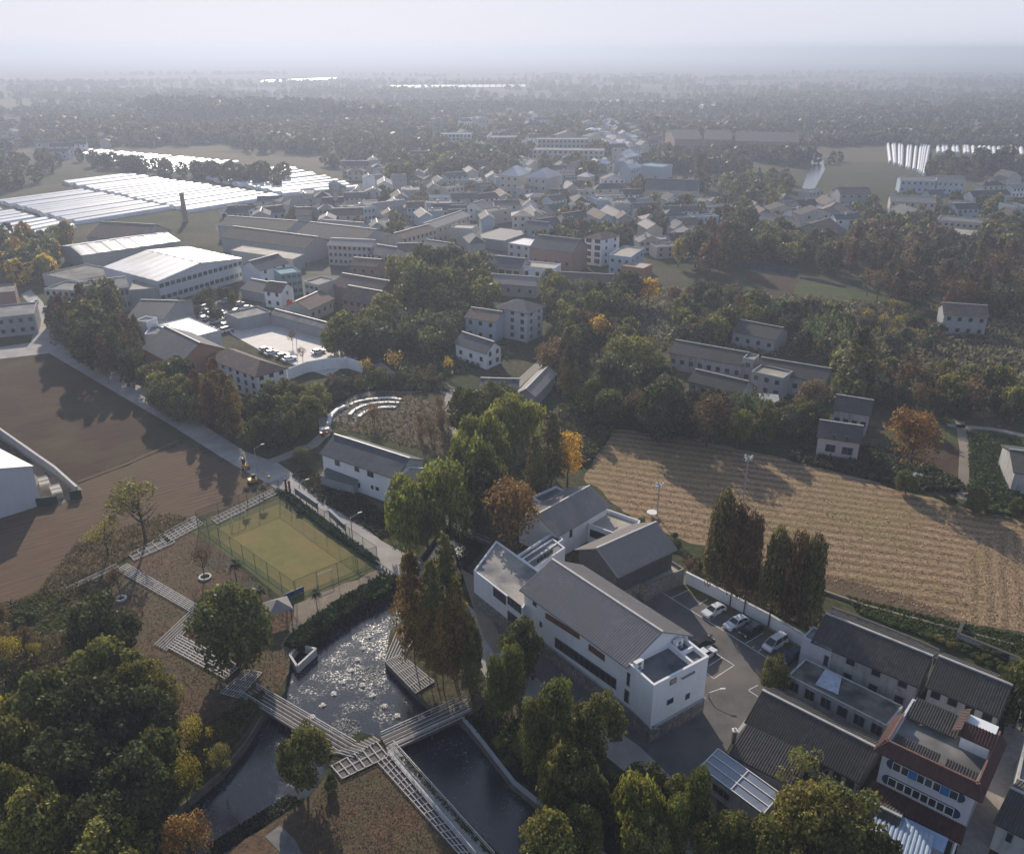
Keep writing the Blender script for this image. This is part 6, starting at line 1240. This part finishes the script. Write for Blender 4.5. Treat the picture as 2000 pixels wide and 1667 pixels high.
# reeds and ground cover
def tufts(name,poly,n,size,colr,label,hang=.7,z=0.,hh=1.):
    C=[];xs=[p[0] for p in poly]; ys=[p[1] for p in poly]
    while len(C)<n:
        x,y=random.uniform(min(xs),max(xs)),random.uniform(min(ys),max(ys))
        if inside((x,y),poly): C.append(P(x,y)+[0,0,z+random.random()*hh])
    C=np.array(C); u,v=leaves(C,rdir(n)*.5+[0,0,.5],size*np.ones(n),1.7,hang)
    o=bpy.data.objects.new(name,quads_to_mesh(name,C,u,v,LEAF)); col.objects.link(o); o.color=(*colr,1); tag(o,label,'plants',kind='stuff')
tufts('reed_bed',[(556,1262),(575,1240),(610,1212),(680,1165),(745,1128),(778,1132),(760,1160),(700,1190),(650,1225),(600,1262),(585,1272)],9000,.26,(.035,.062,.018),'dense dark green reeds along the pond\'s upper left bank',.8,-.9,1.9)
tufts('bank_scrub',[(300,1600),(350,1540),(420,1490),(470,1440),(500,1395),(520,1350),(470,1380),(400,1420),(340,1500)],4500,.2,(.16,.13,.045),'dry scrub on the left canal bank',.7,0,.8)
tufts('bank_scrub',[(790,1478),(1000,1700),(975,1700),(780,1482)],1800,.16,(.13,.11,.045),'dry grass strip along the right canal edge',.7,0,.5)
tufts('water_weed',[(420,1660),(520,1600),(600,1550),(560,1540),(480,1590),(400,1640)],1500,.16,(.07,.075,.05),'weeds floating by the left canal bank',.2,-1.05,.1)
tufts('bank_scrub',[(905,1406),(1000,1510),(1110,1590),(1200,1660),(1280,1660),(1180,1520),(1060,1440),(960,1380)],6500,.22,(.07,.07,.028),'undergrowth between canal wall and lane',.6,0,.9)
tufts('garden_plants',[(1650,1165),(1860,1216),(2000,1245),(2000,1330),(1850,1262),(1680,1200)],9000,.2,(.075,.105,.028),'leafy vegetable beds behind the farmhouses',.4,0,.5)
tufts('garden_plants',[(1890,845),(1990,855),(1990,990),(1895,970)],3500,.25,(.06,.085,.028),'leafy vegetable beds beside the narrow path at right',.4,0,.6)
tufts('garden_plants',[(20,1185),(110,1160),(205,1195),(120,1250),(60,1235)],3500,.18,(.085,.13,.03),'bright green vegetable rows at the left edge',.4,0,.4)
tufts('verge_plants',[(535,958),(560,962),(742,1098),(738,1108),(640,1040)],3500,.18,(.04,.065,.022),'dark planting strip between road and pitch',.5,0,.9)
tufts('verge_plants',[(600,915),(700,965),(800,1040),(745,1050),(620,975),(570,930)],4500,.2,(.06,.06,.028),'rough bank below the white barn',.5,0,.5)
tufts('meadow_growth',[(640,735),(860,735),(880,765),(700,765),(640,800)],3500,.35,(.075,.095,.04),'low green planting around the amphitheatre',.5,0,1.0)
tufts('grove_growth',[(1530,580),(1840,610),(1850,700),(1680,690),(1520,640)],7000,.55,(.20,.175,.09),'grassy undergrowth of the planted grove rows',.6,0,1.8)
tufts('mid_growth',[(1200,560),(1440,570),(1640,600),(1700,700),(1300,690),(1230,640)],6000,.5,(.19,.175,.095),'mixed garden growth between stream and old compound',.5,0,1.0)
tufts('mid_growth',[(760,610),(960,600),(1000,700),(860,740),(760,720)],5000,.45,(.11,.125,.05),'garden growth left of the four-storey house',.5,0,1.0)
tufts('mid_growth',[(1850,560),(2010,560),(2010,760),(1700,720),(1850,690)],6000,.55,(.18,.16,.09),'rough growth round the grey brick house at right',.5,0,1.2)
tufts('mid_growth',[(1100,740),(1180,780),(1200,840),(1150,910),(1080,900)],3500,.4,(.09,.09,.04),'rough growth left of the rice field',.5,0,1.0)
tufts('mid_growth',[(1560,860),(1760,880),(1900,960),(1800,960),(1540,900)],4500,.35,(.08,.085,.04),'dark hedge growth along the rice field\'s far edge',.5,0,1.2)
tufts('grass_patch',[(0,1180),(230,1120),(180,1260),(60,1400),(0,1450)],7000,.2,(.15,.125,.055),'dry grass and weeds at the left edge',.5,0,.5)
tufts('grass_patch',[(1330,1085),(1600,1150),(1600,1240),(1350,1125)],5000,.22,(.13,.11,.05),'rough grass behind the parking wall',.5,0,.5)
tufts('slope_growth',[(1080,650),(1260,650),(1310,760),(1160,780),(1060,760)],5000,.45,(.085,.09,.04),'undergrowth on the slope above the canal',.6,0,1.2)
for px,r in (((237,1170),.8),((401,1128),1.0)):
    p=P(*px); b=MB(); 
    for i in range(14): a,c=i*2*math.pi/14,(i+1)*2*math.pi/14; b.bar((r*math.cos(a),r*math.sin(a),0),(r*math.cos(c),r*math.sin(c),0),.3,.35)
    o=b.build('stone_ring',[STRIP]); o.location=tuple(p); tag(o,'white stone ring around the bare planted tree '+('below the boardwalk' if px[0]<300 else 'on the lawn'),'tree ring')
tufts('fallen_leaves',[(225,1110),(380,1030),(545,1175),(600,1225),(565,1290),(545,1345),(505,1395),(470,1450),(300,1610),(150,1480),(180,1240)],14000,.08,(.17,.11,.06),'fallen leaves and dry grass on the lawn round the boardwalk',.1,.02,.12)
tufts('fallen_leaves',[(640,1520),(740,1480),(985,1700),(600,1700),(560,1640)],7000,.06,(.17,.11,.06),'dry leaves on the brown lawn below the junction',.1,.02,.1)
tufts('straw_litter',[(1160,900),(1200,842),(1330,856),(1500,892),(1800,974),(1940,1010),(2060,1030),(2100,1200),(1990,1228),(1860,1212),(1600,1136),(1480,1096),(1330,1048),(1240,1006)],8000,.11,(.50,.36,.22),'loose cut straw lying on the rice field',.1,.03,.12)
tufts('straw_stubble',[(1160,900),(1200,842),(1330,856),(1500,892),(1800,974),(1940,1010),(2060,1030),(2100,1200),(1990,1228),(1860,1212),(1600,1136),(1480,1096),(1330,1048),(1240,1006)],7000,.09,(.20,.15,.07),'darker stubble tufts on the rice field',.5,.03,.15)
tufts('meadow_growth',[(640,800),(690,770),(800,765),(880,800),(885,870),(830,880),(660,835)],3000,.2,(.13,.115,.06),'dry planting on the amphitheatre lawn',.5,0,.5)
tufts('dry_grass',[(150,1060),(330,1000),(380,1015),(300,1060),(230,1100),(60,1170)],5000,.12,(.15,.12,.055),'dry grass at the brown field\'s edge',.6,.02,.4)
# excavator by the boardwalk end
YE=mat('yellow_paint',(.55,.33,.04),(.4,.24,.03),2,.5)
for px,rz,lb in (((494,944),.5,'small yellow excavator at the end of the boardwalk'),((480,915),2.,'second small yellow excavator on the road verge')):
    p=P(*px); E=empty('excavator',p,lb,'excavator',rz=rz); E.scale=(.7,.7,.7); b=MB()
    b.box((0,0,.9),2.6,2.0,.9); b.build('body',[YE],E); b=MB(); b.box((.5,.45,1.8),1.2,1.0,1.2); b.build('cab',[CG],E)
    for s in (-1,1): b=MB(); b.box((0,s*.95,0.0),3.0,.5,.75); b.build('track',[TY],E)
    b=MB(); b.tube((1.2,-.2,1.5),(3.4,-.2,3.4),.2,.16,5); b.tube((3.4,-.2,3.4),(4.9,-.2,1.6),.16,.12,5); b.build('arm',[YE],E); b=MB(); b.box((4.9,-.2,.9),.8,.9,.8); b.build('bucket',[YE],E)
for px,lb in (((560,962),'tall brown carved post at the pitch corner, left one'),((567,966),'tall brown carved post at the pitch corner, right one')):
    p=P(*px); E=empty('carved_post',p,lb,'post'); b=MB(); b.tube((0,0,0),(0,0,3.0),.28,.24,8); b.build('shaft',[WOOD],E); b=MB(); b.tube((0,0,3.0),(0,0,3.5),.36,.15,8); b.build('cap',[WOOD],E)
# stone plinth gate post by the annex
p=P(1432,1448); E=empty('gate_post',p,'dark gate post with pale cap at the tiled annex','gate post'); b=MB(); b.box((0,0,0),.5,.5,2.0); b.build('post',[DARKR],E); b=MB(); b.box((0,0,2.0),.7,.7,.2); b.tube((0,0,2.2),(0,0,2.55),.2,.1,8); b.build('cap',[TRIM],E)
wallline('yard_wall','short bright white wall between gate post and long farmhouse',[(1437,1450),(1459,1420)],1.7,.25,WHITE,LITR)
# skips beside the warehouse
for px,lb in (((88,950),'pale container beside the warehouse, farther one'),((112,966),'pale container beside the warehouse, nearer one')):
    a=P(*px); E=empty('container',a,lb,'container',rz=-.95); b=MB(); b.prism([(-2.4,-1),(2.4,-1),(2.4,1),(-2.4,1)],.1,1.5); b.build('body',[wallmat('dusty_container',(.5,.46,.38),(.3,.27,.22),.6)],E)
    for x in (-2.0,0,2.0): b=MB(); b.box((x,0,1.502),.12,2.1,.08); b.build('roof_rib',[GREYW],E)
# red cargo tricycle
p=P(637,850); E=empty('cargo_tricycle',p,'red cargo tricycle with white canopy at the park path','tricycle',rz=.4); RP=mat('red_paint',(.45,.03,.03),(.35,.02,.02),2,.4)
b=MB(); b.box((-.6,0,.6),1.8,1.2,.5); b.build('cargo_box',[RP],E); b=MB(); b.tube((.3,0,.7),(1.3,0,1.0),.08); b.tube((1.3,0,.4),(1.2,0,1.3),.06); b.build('frame',[RP],E); b=MB(); b.box((-.3,0,2.0),2.4,1.5,.08); b.build('canopy',[TRIM],E)
for x,y in ((-.9,.6),(-.9,-.6),(1.35,0)): b=MB(); b.tube((x,y-.06,.35),(x,y+.06,.35),.35,n=12); b.build('wheel',[TY],E)
for x,y in ((-1.4,.7),(-1.4,-.7),(.8,.7),(.8,-.7)): b=MB(); b.tube((x,y,.6),(x,y,2.0),.03,n=4); b.build('canopy_post',[METAL],E)
# person on the square
def person(px,label,coat,legs,rz=0):
    p=P(*px); E=empty('person',p,label,'person',rz=rz)
    V=[(0,0,.95),(0,0,1.2),(0,0,1.42),(0,0,1.52),(0,0,1.68),(.1,.02,.9),(.11,.08,.5),(.11,.0,.06),(.11,.16,.03),(-.1,-.02,.9),(-.11,-.08,.5),(-.11,-.22,.08),(-.11,-.08,.03),(.2,0,1.4),(.25,-.05,1.1),(.24,.08,.86),(-.2,0,1.4),(-.25,.05,1.1),(-.24,.16,.88)]
    Ed=[(0,1),(1,2),(2,3),(3,4),(0,5),(5,6),(6,7),(7,8),(0,9),(9,10),(10,11),(11,12),(2,13),(13,14),(14,15),(2,16),(16,17),(17,18)]
    Rr=[.16,.15,.16,.06,.11,.1,.075,.05,.04,.1,.075,.05,.04,.075,.055,.04,.075,.055,.04]
    me=bpy.data.meshes.new('person_body'); me.from_pydata(V,Ed,[]); o=bpy.data.objects.new('body',me); col.objects.link(o); o.parent=E
    s=o.modifiers.new('skin','SKIN'); 
    for v,r in zip(me.skin_vertices[0].data,Rr): v.radius=(r,r*.8)
    me.skin_vertices[0].data[0].use_root=True
    o.modifiers.new('sub','SUBSURF').levels=1; me.materials.append(mat('dark_coat_cloth',coat,None,3,.9))
    b=MB(); b.tube((0,0,1.66),(0,0,1.80),.105,.07,8); b.build('hair',[TY],E)
person((456,652),'person in dark clothes walking on the square','' or (.03,.03,.035),None,.4)
# ================================================================ haze
hb=MB(); X=14000; hb.prism([(-X,-260),(X,-260),(X,15500),(-X,15500)],-3.,103.)
ho=hb.build('haze',[]); ho['kind']='stuff'; ho['label']='thin morning haze over the plain'
hm=bpy.data.materials.new('haze_air'); hm.use_nodes=True; n=hm.node_tree; n.nodes.clear()
vo=n.nodes.new('ShaderNodeVolumePrincipled'); vo.inputs['Color'].default_value=(.56,.63,.78,1); vo.inputs['Density'].default_value=.00042; vo.inputs['Anisotropy'].default_value=.38
mo=n.nodes.new('ShaderNodeOutputMaterial'); n.links.new(vo.outputs[0],mo.inputs['Volume']); ho.data.materials.append(hm)
